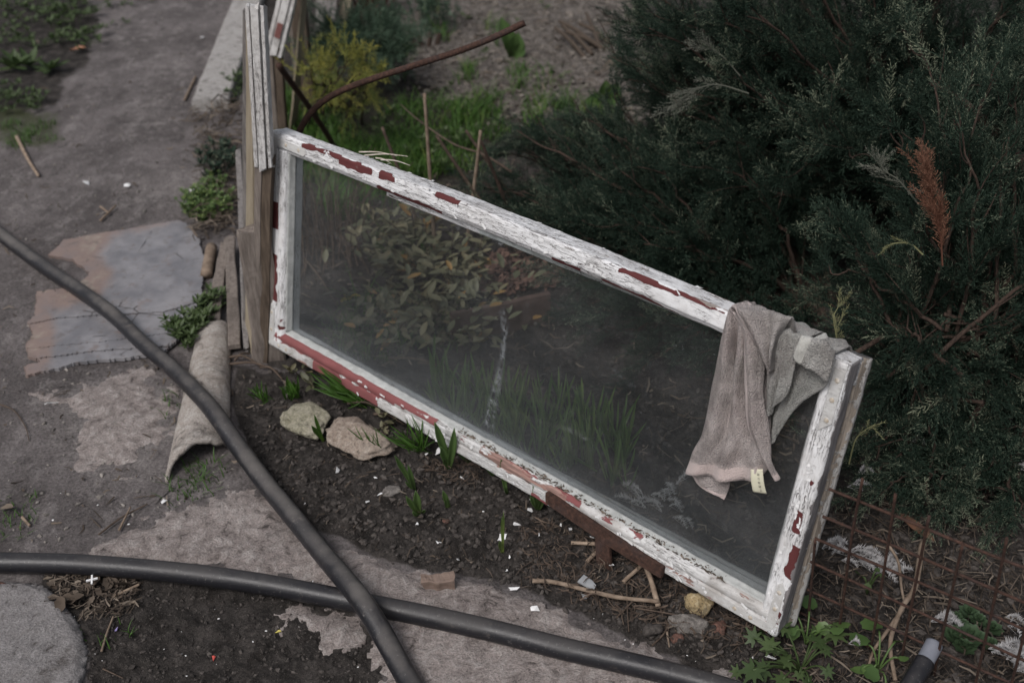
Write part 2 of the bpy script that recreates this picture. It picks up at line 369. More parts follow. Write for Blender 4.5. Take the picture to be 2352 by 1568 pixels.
# ------------------------------------------------------------------ ground
SOIL = [(545, 840), (640, 850), (760, 870), (1000, 960), (1400, 1180), (1790, 1440), (2000, 1330), (2700, 1330), (2700, 1800), (1780, 1800), (1560, 1515), (1400, 1440), (1150, 1340), (900, 1285), (720, 1200), (640, 1130), (560, 1060), (545, 960)]
BEHIND = [(600, 850), (585, 300), (560, 0), (560, -200), (2800, -200), (2800, 1700), (1950, 1500), (1780, 1440), (1400, 1180), (1000, 960), (760, 870)]
SANDY = [(880, -60), (1450, -60), (1500, 250), (1400, 290), (1250, 270), (1120, 230), (980, 200), (880, 120)]
BOTTOM = [(90, 1310), (400, 1325), (640, 1345), (800, 1385), (860, 1480), (900, 1800), (180, 1800), (200, 1500), (160, 1400), (90, 1340)]
TOPLEFT = [(-300, -100), (210, -100), (225, 60), (190, 150), (120, 240), (60, 260), (-300, 280)]
MOSS = [(-200, 225), (60, 250), (130, 265), (140, 320), (90, 350), (-200, 340)]
def gh(x, y):
    x = np.asarray(x, float); y = np.asarray(y, float)
    U, V = proj(np.stack([x, y, x*0], -1))
    wob = fbm(x*5, y*5, o=3, seed=3)*26
    soil = sstep(-30, 30, sdist(U, V, SOIL)+wob); beh = sstep(-30, 30, sdist(U, V, BEHIND)+wob); bot = sstep(-25, 25, sdist(U, V, BOTTOM)+wob)
    soft = np.maximum(np.maximum(soil, beh), bot*.7)
    h = fbm(x*2.2, y*2.2, o=3, seed=5)*.010
    h = h+fbm(x*14, y*14, o=4, seed=9, g=.6)*(.004+.012*soft)+fbm(x*70, y*70, o=3, seed=13, g=.6)*(.0012+.0052*soft)
    return h-.004*bot
def GP(u, v, dz=0.0):
    p = G(u, v, 0); z = float(gh(p[0], p[1])); p = G(u, v, z); return np.array([p[0], p[1], z+dz])
ny, nx = 560, 560
yy = np.concatenate([.95*np.exp(np.linspace(0, math.log(6.4/.95), ny-60)), 6.4*np.exp(np.linspace(.02, math.log(300/6.4), 60))])
yy = np.concatenate([[-60, -20, -6, -2, 0, .5, .75, .87], yy])
ss_ = np.concatenate([-np.exp(np.linspace(math.log(60), math.log(1.02), 30)), np.linspace(-1, 1, nx-60), np.exp(np.linspace(math.log(1.02), math.log(60), 30))])
YY, SS = np.meshgrid(yy, ss_, indexing='ij'); XX = SS*(.55*np.clip(YY, .9, 7)+.1)
ZZ = gh(XX.ravel(), np.maximum(YY.ravel(), .6)).reshape(XX.shape)
PX, PY = XX.ravel(), YY.ravel(); U, V = proj(np.stack([PX, np.maximum(PY, .6), PX*0], -1))
wob = fbm(PX*5, PY*5, o=4, seed=3)*30
def F(poly, soft=25): return sstep(-soft, soft, sdist(U, V, poly)+wob)
f_soil, f_beh, f_bot, f_tl = F(SOIL), F(BEHIND), F(BOTTOM), F(TOPLEFT, 35)
f_sand = F(SANDY, 50)
dark = np.maximum.reduce([f_soil, f_beh, f_bot*.9, f_tl*.85]); lite = f_sand*.9
green = np.maximum(F(MOSS)*.8, F([(640, 160), (900, 150), (1150, 250), (1100, 470), (600, 330)], 60)*.5)
dusty = np.maximum.reduce([F([(60, 880), (250, 830), (430, 850), (440, 1000), (380, 1130), (200, 1160), (90, 1050)], 70)*.50, F([(260, 400), (480, 330), (500, 420), (400, 500), (220, 520)], 70)*.55,
                           F([(330, 60), (480, 60), (430, 330), (300, 400), (260, 250)], 80)*.42, F([(0, 380), (90, 380), (110, 500), (0, 520)], 50)*.45])
g = MB().add(np.stack([PX, PY, ZZ.ravel()], -1), grid_faces(*XX.shape)[:, ::-1])
ground = g.obj('ground', M['ground'], extra=dict(dark=dark, lite=lite, green=green, dusty=dusty)); tag(ground, kind='structure')
del g, XX, YY, ZZ, U, V

def slab(name, poly, mat, label, z=.004, res=150, rel=.004, seed=0, edge=60, en=.030, tilt=(0, 0), thick=.03, cat='stone slab', kind=None, group=None):
    poly = np.array(poly, float); w = np.array([G(*p)[:2] for p in poly]); lo, hi = w.min(0)-.02, w.max(0)+.02
    n1 = max(8, int((hi[0]-lo[0])/ (1.0/res))); n2 = max(8, int((hi[1]-lo[1])/(1.0/res)))
    X, Y = np.meshgrid(np.linspace(lo[0], hi[0], n1), np.linspace(lo[1], hi[1], n2), indexing='ij')
    d = sdist(X, Y, w)+fbm(X*14, Y*14, o=5, seed=seed, g=.65)*en
    inn = d > -.004
    e = sstep(0, edge*.001, d)
    base = fbm(X*2.2, Y*2.2, o=3, seed=5)*.010
    Z = base+z+(fbm(X*9, Y*9, o=3, seed=seed+1)*.8+fbm(X*45, Y*45, o=4, seed=seed+2, g=.65))*rel-(1-e)*thick*(.30+.35*fbm(X*25, Y*25, o=3, seed=seed+5))+tilt[0]*(X-X.mean())+tilt[1]*(Y-Y.mean())
    keep = inn[:-1, :-1] & inn[1:, :-1] & inn[:-1, 1:] & inn[1:, 1:]
    q = grid_faces(n1, n2).reshape(n1-1, n2-1, 4)[keep]
    used = np.unique(q); remap = -np.ones(n1*n2, int); remap[used] = np.arange(len(used)); q = remap[q]
    top = np.stack([X.ravel(), Y.ravel(), Z.ravel()], -1)[used]; N = len(top)
    m = MB().add(top, q)
    ed = np.concatenate([q[:, [0, 1]], q[:, [1, 2]], q[:, [2, 3]], q[:, [3, 0]]]); key = set(map(tuple, ed.tolist()))
    be = np.array([(a, b) for a, b in key if (b, a) not in key])
    bot = top.copy(); bot[:, 2] -= thick
    m.add(bot, q[:, ::-1]); m.add(np.zeros((0, 3)), [np.stack([be[:, 1]-2*N, be[:, 0]-2*N, be[:, 0]-N, be[:, 1]-N], -1)])
    c = top.mean(0)
    o = m.obj(name, mat, origin=(c[0], c[1], 0)); tag(o, label, cat, group, kind); return o
slab('stone_slab', [(175, 1280), (330, 1205), (420, 1165), (520, 1130), (600, 1122), (660, 1160), (720, 1230), (900, 1295), (1150, 1345), (1400, 1445), (1560, 1522), (1760, 1570), (1850, 1720), (820, 1720), (870, 1560), (850, 1430), (760, 1370), (640, 1335), (400, 1310)], M['slab'],
     'large rough pinkish grey stone slab lying under the crossing of the two black hoses', z=.008, res=210, seed=21, edge=45)
slab('stone_slab', [(-120, 1345), (60, 1338), (110, 1355), (150, 1400), (182, 1445), (200, 1500), (190, 1560), (160, 1720), (-220, 1720)], M['slab2'],
     'smooth grey flagstone with a rounded edge beside the leaf litter and tile spacer', z=.016, res=200, rel=.0022, seed=31, edge=14, en=.006)
slab('stone_slab', [(70, 905), (150, 895), (225, 850), (330, 838), (400, 858), (425, 920), (412, 1010), (355, 1075), (290, 1105), (200, 1095), (135, 1050), (130, 980)], M['slab'],
     'pale pitted stone patch half buried in the path below the cracked grey sheet', z=.0065, res=170, seed=41, rel=.0045, edge=110)
slab('stone_slab', [(640, 1400), (700, 1382), (770, 1385), (830, 1420), (845, 1470), (800, 1505), (720, 1500), (660, 1450)], M['slab'],
     'small tan stone patch showing through dark soil below the second hose', z=.004, res=170, seed=51, rel=.003, edge=60)

def rock(name, u, v, size, mat, label, cat='stone', seed=0, flat=.6, ang=0.0, group=None, dz=0.0, sub=4, rough=.22, parent=None):
    bm = bmesh.new(); bmesh.ops.create_icosphere(bm, subdivisions=sub, radius=1)
    v_ = np.array([p.co[:] for p in bm.verts]); f = np.array([[q.index for q in fc.verts] for fc in bm.faces]); bm.free()
    rr = np.random.default_rng(seed)
    for _ in range(11):                                   # planar facets knocked off
        d = unit(rr.normal(size=3)); k = rr.uniform(.5, .82); s_ = v_@d; v_ -= np.maximum(s_-k, 0)[:, None]*d*.9
    v_ *= (1+rough*fbm(v_[:, 0]*1.6+seed, v_[:, 1]*1.6, v_[:, 2]*1.6, 3, seed)+.11*fbm(v_[:, 0]*6, v_[:, 1]*6, v_[:, 2]*6, 4, seed+3, .65))[:, None]
    sx, sy = size; v_ = v_*np.array([sx, sy, (sx+sy)/2*flat])
    c, s2 = math.cos(ang), math.sin(ang); v_[:, :2] = v_[:, :2] @ np.array([[c, s2], [-s2, c]])
    p = GP(u, v); o = MB().add(v_, f).obj(name, mat); o.location = (p[0], p[1], p[2]+(sx+sy)/2*flat*.35+dz)
    tag(o, label, cat, group); return o

rock('stone', 708, 978, (.068, .070), M['rock_g'], 'greenish grey lichened stone under the window, the left of the pair', seed=5, ang=-.3, flat=.45, rough=.3, sub=5)
rock('stone', 834, 1022, (.084, .062), M['rock_p'], 'pinkish beige stone under the window, the right of the pair', seed=8, ang=-.35, flat=.48, rough=.3, sub=5)
rock('stone', 1608, 1398, (.033, .028), M['rock_y'], 'ochre yellow stone wedged under the lower right of the window frame', seed=12, flat=1.0)
rock('stone', 1583, 1440, (.045, .026), M['rock_k'], 'flat grey stone directly in front of the ochre stone', seed=15, flat=.75)
rock('brick_fragment', 1652, 1446, (.017, .017), M['rock_r'], 'brown red brick lump right of the flat grey stone', 'brick piece', seed=18, flat=1.0, sub=3)
rock('brick_fragment', 1552, 1470, (.014, .012), M['rock_r'], 'small red brown lump in front of the flat grey stone', 'brick piece', seed=19, flat=.9, sub=3)
rock('stone', 1497, 1452, (.019, .018), M['clod'], 'dark crumbly lump left of the flat grey stone', seed=20, flat=.9, sub=3, rough=.5)
rock('brick_fragment', 1352, 1192-30, (.001, .001), M['rock_r'], 'x', sub=1) if False else None
rock('brick_fragment', 1355, 1365, (.010, .009), M['rock_r'], 'tiny reddish brick crumb below the rusty bracket', 'brick piece', seed=22, sub=3)
rock('brick_fragment', 1025, 1158+40, (.009, .007), M['rock_r'], 'tiny orange brick crumb among the sprouts', 'brick piece', seed=23, sub=3)
rock('stone', 898, 1130, (.022, .018), M['rock_k'], 'grey brown stone half sunk in soil beside the two leaf sprout', seed=24, sub=3, flat=.5)
rock('brick_fragment', 8, 1352, (.022, .016), M['rock_r'], 'red brick piece at the picture edge above the flagstone', 'brick piece', seed=25, sub=3)

# ------------------------------------------------------------------ grey weathered sheet on the path (delaminated board)
def sheet():
    t = thing('weathered_sheet', 'cracked slate grey board with pinkish rusty edge lying flat on path', 'board', GP(260, 690))
    O = np.array(t.location)
    outer = [(150, 558), (240, 540), (330, 526), (412, 513), (438, 524), (462, 560), (474, 610), (466, 680), (440, 740), (405, 792), (372, 815), (300, 826), (170, 842), (62, 868), (58, 846), (92, 836), (66, 826), (58, 800), (78, 772), (62, 752), (75, 735), (84, 700), (88, 678), (150, 668), (185, 655), (205, 640), (168, 604), (112, 592), (130, 574)]
    cuts = [[(40, 757), (130, 742), (260, 730), (380, 722), (500, 690)], [(40, 812), (150, 800), (260, 790), (340, 780), (430, 765)], [(40, 836), (150, 822), (260, 812), (340, 806), (430, 800)]]
    w = np.array([G(*p)[:2] for p in outer]); lo, hi = w.min(0), w.max(0)
    X, Y = np.meshgrid(np.arange(lo[0], hi[0], .0035), np.arange(lo[1], hi[1], .0035), indexing='ij')
    n1, n2 = X.shape; U, V = proj(np.stack([X, Y, X*0], -1)); d = sdist(X, Y, w)+fbm(X*22, Y*22, o=5, seed=3, g=.7)*.010
    ys = [np.interp(U, [c[0] for c in cuts[k]], [c[1] for c in cuts[k]])+fbm(U*.02, U*0, o=4, seed=60+k)*4 for k in range(3)]
    band = sum((V > y).astype(int) for y in ys)
    edge_in = np.clip(1-sdist(U, V, [(205, 590), (255, 535), (520, 470), (540, 900), (60, 930), (120, 800), (110, 720), (215, 690), (250, 640)])/60, 0, 1)
    for k in range(4):
        keep = (d > 0) & (band == k)
        kk = keep[:-1, :-1] & keep[1:, :-1] & keep[:-1, 1:] & keep[1:, 1:]
        q = grid_faces(n1, n2).reshape(n1-1, n2-1, 4)[kk]
        used = np.unique(q); rm = -np.ones(n1*n2, int); rm[used] = np.arange(len(used)); q = rm[q]
        Z = .010+[.0015, 0, .001, -.001][k]+fbm(X*5, Y*5, o=3, seed=70)*.004+fbm(X*30+k*9, Y*30, o=2, seed=71)*.0012
        top = np.stack([X, Y, Z], -1).reshape(-1, 3)[used]; b = top-[0, 0, .009]; N = len(top)
        m = MB().add(top-O, q).add(b-O, q[:, ::-1])
        ed = np.concatenate([q[:, [0, 1]], q[:, [1, 2]], q[:, [2, 3]], q[:, [3, 0]]]); key = set(map(tuple, ed.tolist()))
        be = np.array([(a, c) for a, c in key if (c, a) not in key])
        m.add(np.zeros((0, 3)), [np.stack([be[:, 1]-2*N, be[:, 0]-2*N, be[:, 0]-N, be[:, 1]-N], -1)])
        e = np.tile(edge_in.ravel()[used], 2)
        m.obj('board_strip', M['sheet'], t, extra=dict(rim=e), smooth=False)
n = NT('weathered sheet'); rim = n.attr('rim'); x = n.noise(9, 6, .65); y_ = n.noise(45, 5, .65); cr = n.vor(7, 'DISTANCE_TO_EDGE')
c = n.mix(n.ss(x, .35, .65), (.15, .148, .158), (.25, .243, .252)); r2 = n.ma('ADD', rim, n.ma('MULTIPLY', n.ma('SUBTRACT', x, .5), 1.3))
c = n.mix(n.ss(r2, .5, 1.1), c, (.21, .155, .135)); c = n.mix(n.ss(r2, 1.0, 1.2), c, (.27, .235, .20)); c = n.mix(n.ss(y_, .55, .66, 0, .55), c, (.12, .10, .09)); c = n.mix(n.ss(n.noise(16, 6, .75), .56, .66, 0, .6), c, (.17, .13, .115))
crk = n.ma('MULTIPLY', n.ss(cr, .012, .004), n.ss(n.noise(5, 3), .52, .58)); c = n.mix(crk, c, (.04, .035, .033))
M['sheet'] = n.fin(c, n.ss(rim, 0, 1, .30, .8), n.bump(n.ma('SUBTRACT', y_, crk), .0014), .45)
sheet()

# ------------------------------------------------------------------ concrete kerb beam beside the path
def kerb():
    a = G(482, 228, .045); b = G(566, 0, .045); d = unit((b-a)*[1, 1, 0]); s_ = np.array([d[1], -d[0], 0]); w = np.linalg.norm(G(520, 213, .045)-G(445, 233, .045))
    b = a+d*3.2; pts = catmull([a, b], 60); prof = [(-.5, 0), (-.5, -.09), (.5, -.09), (.5, 0)]
    pr = [(-.5*w, -.09), (-.5*w, -.006), (-.5*w+.006, 0), (-.2*w, .001), (.2*w, 0), (.5*w-.006, 0), (.5*w, -.006), (.5*w, -.09)]
    v = []
    for i, p in enumerate(pts):
        for q in pr: v.append(p+s_*(q[0]+.003*fbm(i*.5, q[0]*40, o=2, seed=3))+np.array([0, 0, q[1]+.0015*float(fbm(i*.7, q[0]*30, o=2, seed=4))]))
    k = len(pr); i = np.arange(len(pts)-1)[:, None]*k; j = np.arange(k)[None]; jj = (j+1) % k
    f = np.stack([i+j, i+jj, i+k+jj, i+k+j], -1).reshape(-1, 4)
    o = MB().add(np.array(v), [f, np.arange(k)[::-1][None]]).obj('concrete_kerb', M['concrete'], origin=tuple(a*[1, 1, 0]), smooth=False)
    tag(o, 'pale concrete kerb beam lying along the right edge of the path', 'kerb')
kerb()

# ------------------------------------------------------------------ old window sashes and boards standing on edge beside the path
def oriented(a, b, up=(0, 0, 1)):
    x = unit(np.asarray(b)-np.asarray(a)); z = unit(np.asarray(up)-np.dot(up, x)*x); y = np.cross(z, x); m = np.eye(4); m[:3, 0] = x; m[:3, 1] = y; m[:3, 2] = z; m[:3, 3] = a; return m
def plank(name, a, b, w, th, mat, parent=None, up=(0, 0, 1), seed=0, n=24, ragged=.0, origin=None, warp=.002, tw=None):
    """a board from a to b: w across (local y), th along up; returns object"""
    m = oriented(a, b, up); Lg = np.linalg.norm(np.asarray(b)-a); pr = [(-.5, -.5), (-.5, .4), (-.42, .5), (0, .5), (.42, .5), (.5, .4), (.5, -.5), (0, -.5)]; k = len(pr); v = []
    for i in range(n):
        t = i/(n-1)
        for j, (y, z) in enumerate(pr):
            xx = t*Lg
            if i in (0, n-1): xx += ragged*float(vn(j*1.7+seed, i*.3, seed=seed))
            ww = w*(1 if tw is None else 1+(tw-1)*t)
            v.append([xx, y*ww+warp*float(fbm(t*4+seed, y, o=2, seed=seed)), z*th+warp*.6*float(fbm(t*5, y*2+seed, o=2, seed=seed+1))])
    v = np.array(v) @ m[:3, :3].T+m[:3, 3]
    i = np.arange(n-1)[:, None]*k; j = np.arange(k)[None]; jj = (j+1) % k
    f = np.stack([i+j, i+jj, i+k+jj, i+k+j], -1).reshape(-1, 4)[:, ::-1]
    mb = MB().add(v, [f, np.arange(k)[None], (np.arange(k)+(n-1)*k)[::-1][None]])
    if parent: mb.v[0] = mb.v[0]-np.array(parent.location); return mb.obj(name, mat, parent, smooth=False)
    return mb.obj(name, mat, smooth=False, origin=origin if origin is not None else tuple((np.asarray(a)+b)/2*[1, 1, 0]))
def height_over(base, v):
    """height of the point straight above base that is seen at image row v"""
    lo, hi = 0.0, 1.45
    for _ in range(40):
        m = (lo+hi)/2
        if proj(base+np.array([0, 0, m]))[1] > v: lo = m
        else: hi = m
    return lo
pa = thing('sash_panel', 'old window sash standing upright, its grooved white edge towards the path, beside the framed window', 'old window', G(592, 838))
def rail_grooved(parent, a, b, w, h, mat, seed, up=(0, 0, 1)):
    O = np.array(parent.location)
    prof = [(-.5, -h), (-.5, -.004), (-.46, 0), (-.30, 0), (-.28, -.010), (-.20, -.010), (-.18, .002), (.20, .002), (.22, -.007), (.27, -.007), (.29, 0), (.46, 0), (.5, -.004), (.5, -h)]
    m = oriented(a, b, up); Lg = np.linalg.norm(b-a); N = 90; k = len(prof); v = []
    for i in range(N):
        for j, (y, z) in enumerate(prof):
            v.append([i/(N-1)*Lg+(.012*float(vn(j*2.1, i, seed=seed)) if i in (0, N-1) else 0), y*w+.0005*float(vn(i*.4, j, seed=seed)), z+.0005*float(vn(i*.6, j*1.3, seed=seed+2))])
    v = np.array(v) @ m[:3, :3].T+m[:3, 3]-O
    i = np.arange(N-1)[:, None]*k; j = np.arange(k)[None]; jj = (j+1) % k
    f = np.stack([i+j, i+jj, i+k+jj, i+k+j], -1).reshape(-1, 4)[:, ::-1]
    pe = np.tile((fbm(np.repeat(np.arange(N)*.25, k), np.tile(np.arange(k)*1.7, N), o=2, seed=seed) > .35)*.25, 1)
    ba = np.repeat(.12+.10*np.sin(np.arange(N)*.8), k)
    return MB().add(v, [f, np.arange(k)[None], (np.arange(k)+(N-1)*k)[::-1][None]]).obj('painted_stile', mat, parent, smooth=False, extra=dict(peel=pe*0, bare=ba))
M['paint_x'] = m_paint('weathered white paint on old sash', white=(.58, .57, .56), wood=(.20, .17, .14), grain=(7, 7, 1.5), crack=.8, dirt=.6)
FWD = np.array([0, -1., .25])
y0 = float(G(592, 838)[1]); A0, A1, A2 = G(590, 838), at_y(604, 388, y0+.01), at_y(584, 18, y0+.03)
rail_grooved(pa, A1-unit(A2-A1)*.0, A2, .040, .03, M['paint_x'], 3, FWD)
for dx, w_, mt in ((-.010, .018, 'oldwood'), (.012, .022, 'brownwood')):
    plank('stile', A0+[dx, .022, -.02], A1+[dx*.9, .022, .02], w_, .030, M[mt], pa, up=tuple(FWD), seed=int(w_*999), warp=.003)
B0, B1 = G(563, 775), at_y(566, 22, float(G(563, 775)[1])+.02)
plank('far_stile', B0-[0, 0, .02], B1, .014, .02, M['greywood'], pa, up=tuple(FWD), seed=3, warp=.003)
def facep(name, pts, th, mat, parent):
    p = np.array(pts); n_ = unit(np.cross(p[1]-p[0], p[3]-p[0])); O = np.array(parent.location); nu, nv = 4, 40; v = []
    for i in range(nu):
        for j in range(nv):
            a, b = i/(nu-1), j/(nv-1); v.append((p[0]*(1-a)+p[1]*a)*(1-b)+(p[3]*(1-a)+p[2]*a)*b)
    v = np.array(v)-O; v = v+n_*(fbm(v[:, 2]*8, v[:, 0]*20, o=2, seed=2)*.002)[:, None]; f = grid_faces(nu, nv); N = nu*nv; idx = np.arange(N).reshape(nu, nv)
    loop = np.concatenate([idx[0, :], idx[1:, -1], idx[-1, -2::-1], idx[-2:0:-1, 0]]); nx_ = np.roll(loop, -1)
    return MB().add(np.concatenate([v, v+n_*th]), [f, f[:, ::-1]+N, np.stack([loop, nx_, nx_+N, loop+N], -1)]).obj(name, mat, parent, smooth=False)
facep('side_board', [B0+[.008, -.01, .0], A0+[-.012, .035, 0], A2+[-.010, .035, -.03], B1+[.006, -.01, -.01]], .006, M['ply'], pa)
yb2 = float(G(640, 322)[1]); C0, C1, C2 = G(640, 322), at_y(627, 126, yb2), at_y(672, -60, yb2+.03)
pb = thing('sash_panel', 'second old window sash farther back, white edge with a red patch and beige board', 'old window', C0)
rail_grooved(pb, C1, C2, .060, .035, M['paint_x'], 9, FWD)
for dx, w_, mt in ((-.014, .024, 'oldwood'), (.014, .028, 'brownwood')):
    plank('stile', C0+[dx, .024, -.02], C1+[dx, .024, .02], w_, .03, M[mt], pb, up=tuple(FWD), seed=13, warp=.003)
facep('side_board', [C0+[.03, .02, 0], G(656, 318)+[.02, .1, 0], at_y(706, -60, yb2+.1), C2+[.03, .03, 0]], .006, M['ply'], pb)
a = C1+unit(C2-C1)*.06; m_ = simple('faded red hinge patch', (.13, .05, .045), (.20, .09, .08), 60)
q_ = unit(np.cross(np.cross(unit(C2-C1), FWD), unit(C2-C1))); q_ = q_ if q_[1] < 0 else -q_
o_ = plank('hinge_patch', a+q_*.003, a+unit(C2-C1)*.05+q_*.003, .020, .004, m_, pb, up=tuple(FWD), seed=17, n=4, warp=0); o_['label'] = 'faded red rectangular hinge patch'
# dark posts and a leaning grey board behind
for (u0, v0, u1, v1, w_, hh, mt, lb, sd) in ((712, 262, 712, -40, .055, .75, 'brownwood', 'thick dark brown wooden post just behind the second old window panel', 1),
                                          (690, 232, 690, -40, .028, .72, 'oldwood', 'thin brown lath standing between second old window panel and dark post', 2)):
    bse = G(u0, v0); top = bse+np.array([0, .0, hh]); o_ = plank('wooden_post', bse-[0, 0, .03], top, w_, w_*.8, M[mt], up=(0, -1, 0), seed=sd, ragged=.01, warp=.004)
    tag(o_, lb, 'post')
bse = G(748, 92); o_ = plank('leaning_board', bse, bse+np.array([.02, .35, .6]), .09, .018, M['greywood'], up=(0, -1, .5), seed=31, warp=.006, ragged=.02)
tag(o_, 'pale grey weathered board leaning behind the dark brown post at the top', 'board')
bse = G(790, 78); o_ = plank('leaning_board', bse, bse+np.array([.04, .25, .55]), .05, .014, M['ply'], up=(0, -1, .5), seed=33, warp=.004); tag(o_, 'tan narrow board leaning right of the pale grey board at the top', 'board')

# post standing behind the lower left corner of the window
ps = np.array([*G(624, 824)[:2], 0])
o_ = plank('wooden_post', ps-[0, 0, .02], ps+[0, 0, .36], .075, .03, M['oldwood'], up=(.2, -1, 0), seed=41, warp=.005, ragged=.008); tag(o_, 'short lichened wooden post behind the lower left corner of the white window frame', 'post')
# slim boards and sticks lying against the base, path side
def lying(name, p0, p1, w, th, mat, label, cat, z0=.012, z1=.012, seed=0, tw=None):
    a, b = G(*p0, z0), G(*p1, z1); o = plank(name, a, b, w, th, M[mat], seed=seed, warp=.004, ragged=.012, tw=tw, n=20); tag(o, label, cat); return o
lying('wooden_lath', (528, 548), (538, 792), .030, .014, 'oldwood', 'longest flat lath lying right of the mossy plants, against the old panels', 'lath', .05, .02, 1)
lying('wooden_lath', (518, 560), (488, 745), .026, .012, 'oldwood', 'shorter splintered lath lying at an angle left of the longest lath', 'lath', .035, .015, 2, 1.3)
lying('wooden_lath', (549, 345), (566, 800), .016, .012, 'greywood', 'slim grey lath standing against the beige board of the grooved panel', 'lath', .30, .015, 3)
o_ = MB().add(*tube(catmull([G(486, 568, .02), G(480, 600, .02), G(474, 630, .018)], 8), .0165, 12)).obj('clay_tube', M['stick'], origin=tuple(G(480, 600, 0))); tag(o_, 'short tan tube lying beside the grey sheet and the laths', 'tube')

# ------------------------------------------------------------------ half pipe shell
def halfpipe():
    a, b = G(492, 768, 0), G(452, 1078, 0); d = unit(b-a); s_ = unit(np.cross([0, 0, 1], d)); Lg = np.linalg.norm(b-a)
    nu, nv = 70, 40; out = []; 
    for layer, dr in ((0, 0), (1, -.009)):
        v = []
        for i in range(nu):
            t = i/(nu-1); r = .043+.021*t+dr
            for j in range(nv):
                q = j/(nv-1); th = math.pi*(.02+.96*q)
                le = Lg*(1+.045*(1-q)*2.0-.13*q) +.012*float(fbm(q*7, 0, o=3, seed=5))   # broken slanting end; q=0 is the right side
                le = Lg*(.87+.19*q)+.012*float(fbm(q*6, 2, o=3, seed=5)); st = -.01-.02*float(fbm(q*4, 1, o=2, seed=6))
                x = st+(le-st)*t; rr = r*(1+.03*float(fbm(t*4, q*3, o=3, seed=8)))+.0015*float(fbm(t*30, q*12, o=3, seed=2))
                v.append(a+d*x-s_*(-rr)*math.cos(th)*1.0+np.array([0, 0, rr*math.sin(th)*.9-.004]))
        out.append(np.array(v))
    N = nu*nv; f = grid_faces(nu, nv); rim = []
    idx = np.arange(N).reshape(nu, nv); loop = np.concatenate([idx[0, :], idx[1:, -1], idx[-1, -2::-1], idx[-2:0:-1, 0]]); nx_ = np.roll(loop, -1)
    rim = np.stack([loop, nx_, nx_+N, loop+N], -1)
    m = MB().add(np.concatenate(out), [f, f[:, ::-1]+N, rim]); o = m.obj('half_pipe', M['halfpipe'], origin=tuple((a+b)/2))
    tag(o, 'broken grey cement half pipe lying arched side up under the dusty hose', 'pipe piece')
halfpipe()

# ------------------------------------------------------------------ hoses
R_H = .0195
def hose(name, pts, mat, label, r=R_H):
    c = catmull([G(u, v, z) for u, v, z in pts], 220)
    o = MB().add(*tube(c, r, 20)).obj(name, mat, origin=tuple(c[110]*[1, 1, 0])); tag(o, label, 'hose')
hose('garden_hose', [(-260, 350, .03), (-120, 445, .025), (0, 538, .022), (100, 612, .022), (190, 672, .033), (262, 725, .036), (330, 790, .028), (400, 850, .03), (462, 912, .065), (500, 958, .078), (545, 1022, .055), (610, 1110, .026), (680, 1195, .03), (745, 1275, .040), (800, 1340, .060), (835, 1385, .063), (870, 1440, .050), (915, 1520, .028), (960, 1600, .022), (1020, 1720, .022)], M['hose'],
     'thick dusty grey hose running over the half pipe and crossing on top')
hose('garden_hose', [(-260, 1290, .022), (-100, 1288, .022), (0, 1291, .022), (150, 1294, .022), (300, 1304, .023), (450, 1319, .025), (600, 1340, .025), (750, 1368, .022), (870, 1392, .021), (1000, 1418, .024), (1150, 1452, .026), (1300, 1490, .026), (1450, 1524, .025), (1600, 1562, .024), (1750, 1610, .023), (1900, 1680, .022)], M['hose2'],
     'thick black hose crossing the bottom of the picture underneath the dusty one')
# capped pipe end in the lower right corner
t = thing('pipe_end', 'dark pipe end with a grey plastic collar in the lower right corner below the mesh', 'pipe', G(2110, 1560, 0))
c = [G(2146, 1478, .085), G(2122, 1522, .075), G(2085, 1585, .06), G(2040, 1680, .04)]; c = catmull(c, 40); O = np.array(t.location)
MB().add(*tube(c[12:]-O, .0165, 20)).obj('sleeve', M['hose2'], t)
mc = simple('grey plastic', (.16, .17, .20), (.20, .21, .24), 50, .5, .0003); MB().add(*tube(c[:15]-O, .0145, 20)).obj('collar', mc, t)

